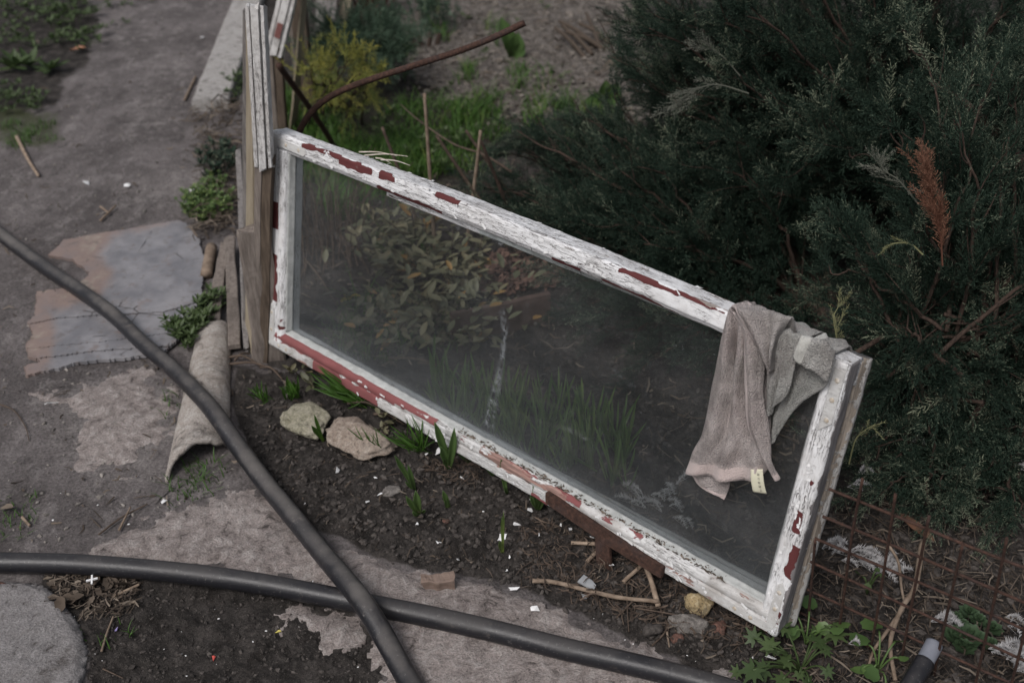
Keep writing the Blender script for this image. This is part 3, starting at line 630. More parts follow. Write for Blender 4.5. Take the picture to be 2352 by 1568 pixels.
# ------------------------------------------------------------------ THE WINDOW
win = thing('window_frame', 'long old casement window with peeling white paint and dusty glass leaning in the garden', 'window', matrix=WMAT)
WID, HT = 1.3918, .5258
def resample(pr, step=.0035):
    out = []
    for i in range(len(pr)):
        a, b = np.array(pr[i]), np.array(pr[(i+1) % len(pr)]); k = max(1, int(np.linalg.norm(b-a)/step))
        out += [a+(b-a)*j/k for j in range(k)]
    return np.array(out)
def sweep(name, prof, axis, a, b, mat, patches, bares, seed, bow=0.0, chip=.0008, ends=(0, 0), parent=win, step=.0045):
    """profile in (y, other) swept along axis ('x' or 'z') of the window; patches are boxes (lo,hi) of exposed red, bares of bare wood"""
    pr = resample(prof); n = int((b-a)/step); k = len(pr); t = np.linspace(0, 1, n)
    T, _ = np.meshgrid(t, np.arange(k), indexing='ij'); y = np.tile(pr[:, 0], (n, 1)); w = np.tile(pr[:, 1], (n, 1))
    s_ = a+(b-a)*T; wm = (w-pr[:, 1].min())/(np.ptp(pr[:, 1])+1e-9)
    s_ = s_+ends[0]*(1-T)*(wm)*1.0+ends[1]*T*(wm)          # mitred or skewed ends
    nse = fbm(s_*40, y*90+w*70, seed=seed, o=3)*chip+fbm(s_*9, y*150+w*150, seed=seed+4, o=2)*chip*.7
    cen = pr.mean(0); dy, dw = y-cen[0], w-cen[1]; ln = np.hypot(dy, dw)+1e-9
    y2 = y+dy/ln*nse; w2 = w+dw/ln*nse+bow*np.sin(np.pi*T)
    v = np.stack([s_, y2, w2], -1) if axis == 'x' else np.stack([w2, y2, s_], -1)
    v = v.reshape(-1, 3)
    i = np.arange(n-1)[:, None]*k; j = np.arange(k)[None]; jj = (j+1) % k
    f = np.stack([i+j, i+jj, i+k+jj, i+k+j], -1).reshape(-1, 4)
    if axis == 'z': f = f[:, ::-1]
    vf = (np.stack([s_, y, w], -1) if axis == 'x' else np.stack([w, y, s_], -1)).reshape(-1, 3)
    def field(bs):
        r = np.zeros(len(v))
        for lo, hi, amt in bs:
            lo, hi = np.array(lo), np.array(hi); q = np.minimum(vf-lo, hi-vf); d = q.min(1)
            r = np.maximum(r, amt*sstep(-.004, .002, d+.005*fbm(v[:, 0]*45, v[:, 2]*45, v[:, 1]*45, 2, seed)))
        return r
    caps = [np.arange(k)[None], (np.arange(k)+(n-1)*k)[::-1][None]] if axis == 'z' else [np.arange(k)[::-1][None], (np.arange(k)+(n-1)*k)[None]]
    return MB().add(v, [f]+caps).obj(name, mat, parent, extra=dict(peel=field(patches), bare=field(bares)))
def lx(u, v): return float(L(u, v)[0])
B_ = 9.0
# ---- top rail
tp = [(.005, HT), (.044, HT), (.050, HT-.004), (.050, HT-.040), (.027, HT-.040), (.026, HT-.043), (.010, HT-.043), (.0045, HT-.038), (.0040, HT-.0345), (.0015, HT-.0335), (0, HT-.031), (0, HT-.004)]
def tpatch(u0, v0, u1, v1, zlo, zhi, ylo=-.01, yhi=.006, amt=.85): return ((lx(u0, v0), ylo, zlo), (lx(u1, v1), yhi, zhi), amt)
Z = HT
patches = [tpatch(693, 328, 748, 350, Z-.010, Z+.01, yhi=.004), tpatch(752, 352, 782, 365, Z-.008, Z+.01), tpatch(780, 362, 856, 402, Z-.016, Z+.004, yhi=.003, amt=1), tpatch(872, 402, 908, 418, Z-.014, Z-.001),
           tpatch(862, 425, 1012, 490, Z-.046, Z-.034, yhi=.012, amt=1), tpatch(1000, 447, 1053, 470, Z-.007, Z+.012, yhi=.006, amt=1), tpatch(1265, 590, 1330, 615, Z-.046, Z-.036, yhi=.012),
           tpatch(1425, 612, 1560, 675, Z-.008, Z+.012, yhi=.003, amt=.8), tpatch(1550, 668, 1668, 712, Z-.006, Z+.014, yhi=.005, amt=1.0), tpatch(1380, 625, 1560, 700, Z-.046, Z-.038, yhi=.012, amt=.7)]
bares = [((x0, .0, Z-.01), (x1, .06, Z+.02), a) for x0, x1, a in ((.28, .34, .32), (.42, .7, .22), (.7, 1.1, .30), (1.1, 1.39, .38))]+[tpatch(1260, 560, 1500, 700, Z-.04, Z-.03, amt=.3)]
sweep('top_rail', tp, 'x', 0, WID, M['paint'], patches, bares, 3, bow=.0105, chip=.0011)
# ---- bottom rail
bp = [(0, -.004), (0, .017), (.003, .0185), (.0015, .0205), (-.001, .026), (-.0005, .034), (.004, .0395), (.010, .0415), (.027, .0425), (.050, .0425), (.050, -.004), (.012, -.009)]
def bpatch(u0, u1, zlo, zhi, amt=1.0, yhi=.03): return ((lx(u0, 785+.578*(u0-617)-20), -.02, zlo), (lx(u1, 785+.578*(u1-617)-20), yhi, zhi), amt)
patches = [bpatch(632, 905, .0195, .06), bpatch(718, 868, -.02, .018), bpatch(617, 668, .020, .026, .5), bpatch(905, 1000, .026, .06, .58), bpatch(1040, 1110, .030, .06, .42), bpatch(1128, 1260, .024, .06, .5),
           bpatch(1260, 1330, .028, .06, .55), bpatch(1340, 1470, .030, .06, .48), bpatch(1738, 1772, -.02, .016, .9), bpatch(1225, 1262, -.02, .004, .8)]
bares = [bpatch(1100, 1300, .0195, .05, .55), bpatch(905, 1240, -.02, .018, .22), bpatch(1240, 1760, -.02, .018, .36), bpatch(1500, 1780, .0195, .05, .3), bpatch(660, 716, -.02, -.001, .5)]
sweep('bottom_rail', bp, 'x', 0, WID, M['paint_pale'], patches, bares, 23, chip=.0012)
# ---- left stile
lp = [(0, .002), (0, .024), (.003, .0265), (.0015, .029), (-.0005, .034), (-.0005, .045), (.004, .050), (.010, .052), (.027, .053), (.050, .053), (.050, .001)]
zt, zb = HT-.036, .040
patches = [((-.01, -.02, .408), (.010, .06, .440), .9), ((-.01, -.02, .30), (.026, .06, .362), 1), ((-.01, -.02, .165), (.022, .06, .225), .0), ((-.01, -.02, .12), (.024, .06, .235), 1), ((-.01, -.02, .262), (.005, .06, .30), .9),
           ((.03, -.02, .035), (.055, .04, .09), .45), ((-.01, -.02, .40), (.004, .06, .47), .7)]
sweep('left_stile', lp, 'z', zb-.0385, zt+.001, M['paint_v'], patches, [((-.01, -.02, .05), (.06, .06, .5), .12)], 33, chip=.0009)
# ---- right stile
rp = [(0, -.002), (0, -.023), (.003, -.025), (.001, -.028), (-.0005, -.031), (.003, -.036), (.008, -.0385), (.027, -.039), (.036, -.039), (.036, -.001), (.032, .002), (.004, .002)]
rp = [(y, WID+x) for y, x in rp][::-1]
patches = [((WID-.02, -.02, .21), (WID-.008, .003, .25), .9), ((WID-.012, -.02, .12), (WID+.01, .004, .185), 1), ((WID-.014, -.02, .30), (WID-.006, .004, .315), .7), ((WID-.006, -.02, .02), (WID+.01, .004, .05), .6)]
bares = [((WID-.0005, .003, -.02), (WID+.02, .06, .6), .9)]
sweep('right_stile', rp, 'z', -.004, HT-.001, M['paint_v'], patches, bares, 43, chip=.0012)
# ---- rear sash, bare and greyed, seen at the right end
rear = bpy.data.objects.new('rear_sash', None); S.collection.objects.link(rear); rear.parent = win; rear.rotation_euler = (0, 0, .019); rear.location = (.004, .011-.026, 0)
def rsweep(*a, **k): return sweep(*a, parent=rear, **k)
rsweep('stile', [(y, WID+x) for y, x in [(.030, -.05), (.030, -.010), (.034, -.008), (.036, -.002), (.044, -.001), (.048, .004), (.058, .005), (.060, .002), (.060, -.05)]][::-1], 'z', -.012, HT-.008, M['paint_grey'], [], [((1.2, .0, -.1), (1.5, .046, .6), .6), ((1.2, .046, -.1), (1.5, .1, .6), .34)], 53, chip=.0014)
rsweep('rail', [(.031, HT-.010), (.060, HT-.010), (.060, HT-.05), (.031, HT-.05)], 'x', .35, WID-.003, M['paint'], [], [((0, 0, 0), (2, 1, 1), .3)], 54)
rsweep('rail', [(.031, .038), (.060, .038), (.060, 0), (.031, 0)], 'x', .35, WID-.05, M['paint_grey'], [], [((0, 0, -1), (2, 1, 1), .4)], 55)
# ---- glass pane with dust towards its edges
gx0, gx1, gz0, gz1 = .050, WID-.036, .040, HT-.038
X, Zg = np.meshgrid(np.linspace(gx0, gx1, 220), np.linspace(gz0, gz1, 90), indexing='ij')
ed = np.maximum.reduce([np.exp(-(Zg-gz0)/.028)*1.05, np.exp(-(Zg-gz0)/.11)*.34, np.exp(-(X-gx0)/.014)*.8, np.exp(-(gx1-X)/.010)*.6])*(.75+.5*fbm(X*9, Zg*9, o=3, seed=4))
ed = ed+.10*np.exp(-((X-.25)/.30)**2-((Zg-.10)/.12)**2)
st = np.zeros_like(X)
def streak(pts, w, amt):
    global st
    q = np.array([L(u, v) for u, v in pts])[:, [0, 2]]
    for a, b in zip(q[:-1], q[1:]):
        e = b-a; t = np.clip(((X-a[0])*e[0]+(Zg-a[1])*e[1])/(e@e), 0, 1); d = np.hypot(X-a[0]-t*e[0], Zg-a[1]-t*e[1]+.004*fbm(X*60, Zg*60, o=2, seed=1)); st = np.maximum(st, amt*np.clip(1-d/w, 0, 1))
streak([(1133, 728), (1138, 770), (1132, 830), (1122, 880), (1100, 960), (1098, 985)], .009, 1.0)
streak([(1128, 880), (1118, 940), (1112, 990)], .006, .8); streak([(1035, 515), (1080, 540), (1130, 568)], .004, .8); streak([(1033, 518), (1030, 528)], .006, 1); streak([(1390, 860), (1440, 900)], .004, .4)
streak([(1270, 990), (1330, 1020)], .004, .4); streak([(860, 900), (900, 905)], .006, .3)
v = np.stack([X, X*0+.0275, Zg], -1).reshape(-1, 3)
gl = MB().add(v, grid_faces(220, 90)); v2 = v.copy()
gl.obj('glass_pane', M['glass'], win, extra=dict(edge=ed.ravel(), streak=st.ravel()))
# ---- putty lines
def putty(name, pr, axis, a, b, seed): return sweep(name, pr, axis, a, b, M['putty'], [], [], seed, chip=.0016, step=.006)
putty('putty_line', [(.008, .0395), (.009, .0425), (.0265, .0475), (.0268, .040)], 'x', .05, WID-.036, 61)
putty('putty_line', [(.008, .049), (.009, .0535), (.0262, .0585), (.0265, .049)], 'z', .045, HT-.04, 62)
putty('putty_line', [(.012, -.0365+WID), (.014, -.0385+WID), (.0264, -.047+WID), (.0266, -.036+WID)][::-1], 'z', .045, HT-.04, 63)
# ---- iron corner plates with screws
sc_m = simple('rusty screw head', (.34, .27, .19), (.55, .52, .47), 200, .6, .0003)
def plate(poly, screws, seed, y=-.0018, th=.0035):
    N = len(poly); v = [[p[0], y, p[1]] for p in poly]+[[p[0], y+th, p[1]] for p in poly]
    bm = bmesh.new(); vs = [bm.verts.new(p) for p in v]
    bm.faces.new(vs[:N][::-1]); bm.faces.new(vs[N:])
    for i in range(N): bm.faces.new((vs[i], vs[(i+1) % N], vs[N+(i+1) % N], vs[N+i]))
    bmesh.ops.recalc_face_normals(bm, faces=bm.faces); bmesh.ops.bevel(bm, geom=[e for e in bm.edges], offset=.0006, segments=1, affect='EDGES')
    me = bpy.data.meshes.new('corner_plate'); bm.to_mesh(me); bm.free(); me.materials.append(M['plate'])
    o = link('corner_plate', me, win); k = len(me.vertices)
    for nm in ('peel', 'bare'):
        at = me.attributes.new(nm, 'FLOAT', 'POINT'); at.data.foreach_set('value', np.full(k, .02 if nm == 'peel' else .05, np.float32))
    for (x, z) in screws:
        c = np.array([x, y-.0006, z]); vv, ff = tube([c+[0, .001, 0], c+[0, .0003, 0], c-[0, .0004, 0]], [.0042, .0042, .0032], 14)
        rs = bpy.data.objects.new('screw', MB().add(vv, ff).mesh('screw')); rs.data.materials.append(sc_m); S.collection.objects.link(rs); rs.parent = o
Hh = HT
plate([(.003, Hh-.022), (.003, Hh-.135), (.012, Hh-.135), (.022, Hh-.12), (.022, Hh-.028), (.115, Hh-.0285), (.125, Hh-.020), (.118, Hh-.010), (.012, Hh-.010)], [(.012, Hh-.05), (.012, Hh-.11), (.055, Hh-.019), (.098, Hh-.019)], 1)
plate([(WID-.003, Hh-.012), (WID-.003, Hh-.105), (WID-.022, Hh-.125), (WID-.022, Hh-.012)], [(WID-.0125, Hh-.032), (WID-.0125, Hh-.066), (WID-.0125, Hh-.102)], 2)
plate([(WID-.004, .012), (WID-.004, .095), (WID-.012, .108), (WID-.021, .095), (WID-.021, .016), (WID-.092, .0155), (WID-.104, .004), (WID-.092, -.002), (WID-.016, -.002)], [(WID-.0125, .05), (WID-.0125, .085), (WID-.05, .007), (WID-.082, .007)], 3)
plate([(.003, .005), (.003, .10), (.011, .11), (.021, .10), (.021, .0155), (.075, .0155), (.088, .006), (.075, -.001), (.01, -.001)], [(.012, .04), (.012, .085), (.04, .007), (.068, .007)], 4)
# ---- lifted paint chips along the rails
fl = MB(); rr = np.random.default_rng(4)
def flake(p, nrm, s1, s2, curl, lift, rot):
    n_ = 4; q = np.linspace(-1, 1, n_); g1, g2 = np.meshgrid(q, np.linspace(-1, 1, 3), indexing='ij')
    a = g1*s1*(1+.3*rr.uniform(-1, 1, g1.shape)); b = g2*s2*(1+.3*rr.uniform(-1, 1, g1.shape)); h = lift*(g1+1)*.5+curl*g1**2
    fr = frame_from(nrm, rot); v = p+a[..., None]*fr[:, 0]+b[..., None]*fr[:, 1]+h[..., None]*fr[:, 2]
    fl.add(v.reshape(-1, 3), grid_faces(n_, 3))
for i in range(90):
    x = rr.uniform(.06, WID-.02); bowz = .0105*math.sin(math.pi*x/WID)
    if rr.random() < .55: flake(np.array([x, rr.uniform(.0, .048), HT+bowz+.0008]), (0, 0, 1), rr.uniform(.002, .008), rr.uniform(.0012, .0032), .0005, rr.uniform(0, .0014), rr.normal()*.25)
    else: flake(np.array([x, -.0006, HT+bowz-rr.uniform(.0, .033)]), (0, -1, 0), rr.uniform(.002, .008), rr.uniform(.0012, .003), .0006, rr.uniform(0, .002), rr.normal()*.4)
for i in range(60):
    x = rr.uniform(.3, WID-.02); flake(np.array([x, -.0012, rr.choice([rr.uniform(-.003, .016), rr.uniform(.022, .036)])]), (0, -1, 0), rr.uniform(.002, .009), rr.uniform(.001, .003), .0006, rr.uniform(0, .002), rr.normal()*.3)
for i in range(35):
    flake(np.array([WID-rr.uniform(.002, .03), -.0012, rr.uniform(.03, HT-.12)]), (0, -1, 0), rr.uniform(.002, .007), rr.uniform(.001, .003), .0006, rr.uniform(0, .002), math.pi/2+rr.normal()*.2)
tag(fl.obj('paint_flakes', M['flake'], win, smooth=False), kind='stuff')
# ---- grit along the lower bead
gr = MB()
for i in range(650):
    x = rr.uniform(.55, WID-.04)**.8; x = min(x, WID-.045); p = np.array([x, rr.uniform(.004, .024), .0425+rr.uniform(0, .002)]); s_ = rr.uniform(.0007, .0028); a = rr.uniform(0, 6.28)
    e = np.array([math.cos(a), math.sin(a)*.4, .2])*s_*rr.uniform(1, 4); gr.add([p-e, p+e, p+[0, 0, s_]+e*.2, p+[0, -s_, 0]], [[0, 1, 2], [0, 1, 3], [1, 2, 3], [0, 2, 3]], rr.random())
tag(gr.obj('grit', M['litter'], win, smooth=False), kind='stuff')
# ---- wood splinters standing off the top rail
M['splinter'] = simple('split wood', (.42, .36, .28), (.62, .58, .52), 60, .7, .0004)
for k, (a, b) in enumerate((((812, 362), (900, 367)), ((838, 368), (862, 384)), ((800, 354), (876, 366)), ((850, 372), (905, 388)))):
    pa_, pb_ = P(*a, .0)-EY*-.03, P(*b, .0)+EY*.045; c_ = catmull([loc(pa_), (loc(pa_)+loc(pb_))/2+[0, 0, .004], loc(pb_)], 8)
    MB().add(*tube(c_, np.linspace(.0016, .0006, 8), 5)).obj('splinter', M['splinter'], win)

# ------------------------------------------------------------------ rusty T bracket under the lower rail
t = thing('iron_bracket', 'rust covered flat iron bracket with short leg holding up the window bottom rail', 'bracket', P(1390, 1235, .012)); O = np.array(t.location)
def flatbar(name, pts, off, th, parent, seed):
    q = [P(u, v, off) for u, v in pts]; n_ = len(q); m = MB(); fr = np.array(q); bk = fr+EY*th
    bm = bmesh.new(); a = [bm.verts.new(p-O) for p in fr]; b = [bm.verts.new(p-O) for p in bk]
    bm.faces.new(a); bm.faces.new(b[::-1])
    for i in range(n_): bm.faces.new((a[i], b[i], b[(i+1) % n_], a[(i+1) % n_]))
    bmesh.ops.recalc_face_normals(bm, faces=bm.faces); bmesh.ops.bevel(bm, geom=list(bm.edges), offset=.0012, segments=2, affect='EDGES')
    bmesh.ops.triangulate(bm, faces=bm.faces)
    for _ in range(3):
        bmesh.ops.subdivide_edges(bm, edges=[e for e in bm.edges if e.calc_length() > .009], cuts=1); bmesh.ops.triangulate(bm, faces=[f for f in bm.faces if len(f.verts) > 3])
    for p in bm.verts: c_ = p.co; k = float(fbm(c_.x*160, c_.y*160, c_.z*160, 2, seed))*.0011; p.co = c_+Vector(tuple(-EY*k))
    me = bpy.data.meshes.new(name); bm.to_mesh(me); bm.free(); me.materials.append(M['rust']); return link(name, me, parent)
flatbar('crossbar', [(1252, 1130), (1398, 1226), (1521, 1305), (1517, 1329), (1398, 1256), (1252, 1156)], .012, .012, t, 1)
flatbar('leg', [(1366, 1232), (1400, 1256), (1402, 1314), (1368, 1292)], .010, .008, t, 2)

# ------------------------------------------------------------------ TOWEL
def tw(cx, cy): return (1516+cx*.3632, 624.8+cy*.3632)          # measured towel outline
towel = thing('towel', 'old pinkish and grey terry towel draped over the top rail at the right end', 'towel', P(*tw(560, 500), 0)); OT = np.array(towel.location)
def loft(name, cols, offs, tints, over=None, nu=70, nv=60, hem=(0, 0, 0, 0), wr=.0035, seed=0, folds=(0, 0), th=.003, tag_=None):
    """cols: polylines top to bottom in the photo's towel frame; offs: distance in front of the rail face per column (number or per-point list)"""
    C = []
    for c, o in zip(cols, offs):
        n_ = len(c); oo = [o]*n_ if not hasattr(o, '__len__') else o
        p = [P(*tw(*q), k) for q, k in zip(c, oo)]
        if over:
            q0 = loc(p[0]); x = q0[0]; zt = HT+.0105*math.sin(math.pi*min(max(x/WID, 0), 1))+.004
            bk = [WBL+EX*(x+dx)+EY*yy_+EZ*zz for dx, yy_, zz in ((over, .080, zt-.16), (over*.7, .072, zt-.07), (over*.3, .058, zt-.004), (over*.15, .035, zt+.004), (0, .008, zt+.003))]
            p = bk+p[1:] if q0[2] > HT-.02 else bk+p
        C.append(catmull(p, nv))
    C = np.array(C); G_ = np.stack([catmull(C[:, j], nu) for j in range(nv)], 1)      # nu, nv, 3
    a, b = np.meshgrid(np.linspace(0, 1, nu), np.linspace(0, 1, nv), indexing='ij')
    w_ = fbm(a*4.5+seed, b*6, o=4, seed=seed)*wr+np.sin(a*folds[0]*2*np.pi+2*fbm(a*2, b*2.5, o=2, seed=seed+2))*folds[1]*sstep(0, .3, b)
    w_ += fbm(a*60, b*60, o=2, seed=seed+9)*.0004
    G_ = G_ - EY*w_[..., None]
    tv = catmull(np.array(tints, float)[:, None]*[1, 1, 1], nu)[:, 0][:, None]*np.ones(nv); hm = np.zeros((nu, nv))
    l, r, tp_, bt = hem
    if l: hm = np.maximum(hm, (a < l)*1.0)
    if r: hm = np.maximum(hm, (a > 1-r)*1.0)
    if bt: hm = np.maximum(hm, (b > 1-bt)*1.0)
    mb = MB().add(G_.reshape(-1, 3)-OT, grid_faces(nu, nv), np.clip(tv, 0, 1).ravel()); o = mb.obj(name, M['terry'], towel, extra=dict(hem=hm.ravel()))
    s_ = o.modifiers.new('thickness', 'SOLIDIFY'); s_.thickness = th; s_.offset = 0
    return o
# main pinkish hanging sheet
loft('hanging_cloth', [[(428, 160), (405, 290), (362, 500), (320, 720), (275, 1000), (212, 1130), (166, 1270)],
                       [(445, 165), (440, 320), (420, 520), (390, 740), (345, 1000), (290, 1150), (245, 1280)],
                       [(465, 175), (480, 330), (470, 520), (455, 740), (430, 1000), (390, 1160), (345, 1298)],
                       [(490, 185), (520, 340), (515, 520), (515, 740), (505, 1000), (480, 1170), (440, 1318)],
                       [(520, 195), (550, 360), (555, 520), (570, 740), (575, 1000), (570, 1170), (530, 1325)],
                       [(560, 210), (590, 380), (610, 520), (630, 740), (640, 1000), (645, 1150), (610, 1305)],
                       [(600, 220), (640, 400), (660, 540), (680, 740), (690, 1000), (692, 1130), (668, 1255)]],
     [[.01, .012, .016, .014, .012, .012, .014], [.01, .020, .026, .022, .026, .020, .024], [.01, .016, .014, .026, .014, .030, .018], [.01, .018, .024, .012, .030, .018, .028], [.01, .014, .014, .016, .016, .024, .018], [.01, .014, .016, .012, .018, .016, .018], [.008, .012, .012, .012, .012, .012, .012]],
     [1, 1, 1, 1, .95, .9, .8], over=.02, hem=(0, 0, 0, .055), seed=3, wr=.010, folds=(2.7, .006))
# folded corner below the hem
loft('folded_corner', [[(205, 1282), (235, 1330), (280, 1370)], [(280, 1285), (300, 1350), (335, 1400)], [(360, 1290), (370, 1370), (388, 1425)], [(445, 1300), (435, 1370), (405, 1436)]],
     [.007, .012, .010, .008], [1, 1, 1, 1], nu=30, nv=24, hem=(.10, 0, 0, .28), seed=5, wr=.002)
# narrow front fold with hem ending in a twisted tip
loft('front_fold', [[(455, 250), (522, 370), (538, 560), (545, 760), (556, 960), (600, 1085), (655, 1200), (715, 1290)],
                    [(500, 280), (552, 400), (572, 580), (580, 760), (592, 960), (628, 1085), (672, 1195), (738, 1312)],
                    [(560, 320), (600, 430), (620, 590), (618, 770), (640, 960), (668, 1085), (690, 1195), (752, 1312)],
                    [(620, 380), (645, 480), (665, 600), (655, 760), (690, 950), (702, 1090), (712, 1195), (756, 1298)]],
     [[.012, .020, .026, .026, .024, .022, .022, .020], [.022, .036, .042, .040, .040, .036, .032, .024], [.022, .030, .034, .034, .036, .032, .030, .024], [.014, .020, .022, .022, .022, .022, .022, .022]],
     [1, 1, .95, .9], nu=34, nv=80, hem=(.16, 0, 0, .05), seed=7, wr=.003, folds=(1.2, .003))
# upper pale drape with diagonal hem
loft('upper_drape', [[(424, 155), (470, 225), (508, 315), (565, 410), (630, 510), (672, 590), (690, 645)],
                     [(520, 160), (545, 230), (590, 320), (630, 410), (665, 500), (684, 580), (694, 640)],
                     [(640, 185), (650, 250), (670, 330), (688, 410), (694, 500), (700, 570), (700, 632)],
                     [(760, 220), (750, 270), (735, 340), (722, 410), (712, 500), (706, 560), (704, 625)],
                     [(880, 262), (840, 290), (790, 345), (750, 410), (722, 500), (712, 560), (708, 618)]],
     [[.010, .028, .036, .040, .044, .044, .040], [.014, .034, .044, .048, .050, .048, .042], [.014, .030, .038, .042, .046, .046, .042], [.014, .034, .044, .048, .050, .048, .042], [.012, .024, .028, .030, .034, .036, .036]],
     [1, .8, .6, .55, .45], over=.05, nu=60, nv=60, hem=(.10, 0, 0, 0), seed=9, wr=.008, folds=(1.7, .006))
# grey middle part
loft('grey_fold', [[(740, 230), (735, 360), (705, 480), (692, 620), (682, 760), (684, 850), (690, 905)],
                   [(800, 245), (790, 370), (755, 500), (735, 620), (715, 760), (706, 850), (704, 895)],
                   [(860, 265), (850, 390), (815, 520), (790, 640), (760, 760), (735, 820), (722, 850)],
                   [(920, 285), (905, 400), (870, 520), (845, 620), (815, 740), (780, 800), (738, 828)]],
     [[.012, .020, .022, .022, .018, .016, .014], [.012, .026, .034, .032, .028, .024, .020], [.012, .022, .024, .022, .024, .022, .020], [.012, .026, .034, .034, .030, .028, .024]],
     [.15, .1, .05, .1], over=.03, nu=40, nv=60, seed=11, wr=.007, folds=(1.6, .005))
# shaded rear piece hanging to the narrow tail
loft('rear_fold', [[(820, 420), (780, 600), (735, 830), (715, 960), (705, 1085)], [(900, 440), (860, 620), (790, 840), (745, 970), (716, 1075)],
                   [(980, 460), (950, 640), (850, 830), (790, 950), (722, 1050)], [(1050, 480), (1062, 690), (960, 775), (830, 862), (730, 1040)]],
     [.008, .012, .008, .011], [.1, .05, .0, .05], nu=40, nv=50, seed=13, wr=.004, folds=(2, .003))
# right flap with side band and frayed bottom edge
loft('right_flap', [[(945, 288), (905, 400), (868, 470), (835, 545)], [(1000, 305), (975, 420), (940, 510), (905, 592)], [(1060, 340), (1045, 450), (1015, 560), (985, 640)], [(1118, 405), (1115, 500), (1095, 600), (1062, 690)]],
     [[.014, .036, .044, .046], [.014, .032, .040, .042], [.014, .030, .036, .040], [.010, .016, .022, .024]], [.0, .05, .1, .1], over=.02, nu=44, nv=44, hem=(.26, 0, 0, 0), seed=15, wr=.007, folds=(1.4, .004))
# care label
mcl = simple('cream satin label', (.60, .58, .44), (.66, .64, .50), 60, .6, .0002); mink = simple('label print', (.06, .06, .055), (.08, .08, .07), 60, .7, 0)
lab = thing('x', 'x', 'x'); bpy.data.objects.remove(lab)
q00, q10, q01, q11 = [P(*tw(*q), o_) for q, o_ in (((573, 1246), .026), ((650, 1244), .026), ((590, 1388), .020), ((676, 1400), .014))]
def lab_pt(s_, t_):
    a = q00+(q10-q00)*s_; b = q01+(q11-q01)*s_; return a+(b-a)*t_-EY*(.003*math.sin(t_*3.0))
v = np.array([lab_pt(i/7, j/15) for i in range(8) for j in range(16)])
care = MB().add(v-OT, grid_faces(8, 16)).obj('care_label', mcl, towel); care.modifiers.new('t', 'SOLIDIFY').thickness = .0004
lx_, ly_ = unit(q01-q00), unit(q10-q00); ln_ = unit(np.cross(lx_, ly_)); ln_ = ln_ if ln_@EY < 0 else -ln_
# the print reads along the label's length, as on the real one
def text_on(txt, s_, t_, size):
    c = bpy.data.curves.new('print', 'FONT'); c.body = txt; c.size = size; c.materials.append(mink); o = bpy.data.objects.new('print', c); S.collection.objects.link(o); o.parent = care
    x = -lx_; z = ln_; y = np.cross(z, x); p = lab_pt(s_, t_)+ln_*.0009-OT
    o.matrix_local = Matrix(((x[0], y[0], z[0], p[0]), (x[1], y[1], z[1], p[1]), (x[2], y[2], z[2], p[2]), (0, 0, 0, 1)))
    me = bpy.data.meshes.new_from_object(o); me.materials.clear(); me.materials.append(mink); ml = o.matrix_local.copy(); bpy.data.objects.remove(o); o = link('print', me, care); o.matrix_local = ml; return o
text_on('Склад: бавовна 100%', .30, .96, .0030); text_on('країна-виробник Туреччина', .93, .98, .0026)
sy = MB()
def seg(p, q, w=.00022):
    d = q-p; n_ = np.array([-d[1], d[0]]); n_ = n_/(np.linalg.norm(n_)+1e-9)*w; v_ = [p-n_, p+n_, q+n_, q-n_]
    sy.add([SO-lx_*a_[0]+np.cross(ln_, -lx_)*a_[1] for a_ in v_], [[0, 1, 2, 3]])
for k in range(5):
    SO = lab_pt(.63, .86-.165*k)+ln_*.0009-OT; s_ = .0016; A_ = lambda x, y: np.array([x, y])*s_
    if k in (1, 2, 4): [seg(A_(*a), A_(*b)) for a, b in (((-1, -1), (1, -1)), ((1, -1), (1, 1)), ((1, 1), (-1, 1)), ((-1, 1), (-1, -1)))]
    if k == 0: [seg(A_(*a), A_(*b)) for a, b in (((-1.2, .8), (-.9, -1)), ((-.9, -1), (.9, -1)), ((.9, -1), (1.2, .8)), ((-1.2, .5), (1.2, .5)))]
    if k in (1, 4): [seg(A_(-1.2, -1.2), A_(1.2, 1.2)), seg(A_(-1.2, 1.2), A_(1.2, -1.2))]
    if k == 2: [seg(A_(.75*math.cos(i*.785), .75*math.sin(i*.785)), A_(.75*math.cos((i+1)*.785), .75*math.sin((i+1)*.785))) for i in range(8)]
    if k == 3: [seg(A_(*a), A_(*b)) for a, b in (((-1.2, -.8), (1.2, -.8)), ((1.2, -.8), (.7, .8)), ((.7, .8), (-.5, .8)), ((-.5, .8), (-1.2, -.8)))]
sy.obj('care_symbols', mink, care, smooth=False)

# ------------------------------------------------------------------ REBAR and rusty bar behind the window
yb = WBL[1]+.16
rp_ = [np.array([WBL[0]+.02, yb, -.03]), np.array([WBL[0]+.025, yb, .2]), at_y(664, 372, yb), at_y(690, 298, yb), at_y(712, 262, yb+.01), at_y(745, 231, yb+.02), at_y(795, 204, yb+.02), at_y(860, 180, yb+.03), at_y(950, 151, yb+.03), at_y(1050, 119, yb+.03), at_y(1130, 88, yb+.03), at_y(1205, 53, yb+.03)]
cc = catmull(rp_, 400); m = MB(); rad = .0070+.0011*(np.arange(400) % 3 == 0); m.add(*tube(cc, rad, 12))
t = m.obj('rebar', M['rust'], origin=(rp_[0][0], rp_[0][1], 0)); tag(t, 'bent rusty ribbed steel bar arching up behind the window top left corner', 'steel bar')
a = at_y(640, 150, 2.95); b = G(800, 420); b = G(778, 352); c_ = catmull([a, (a+b)/2+[0, 0, .01], b], 30)
t = MB().add(*tube(c_, .009, 8, rough=.1)).obj('iron_rod', M['rust'], origin=tuple(b)); tag(t, 'straight rusty rod slanting down from the old panel behind the bent bar', 'steel bar')
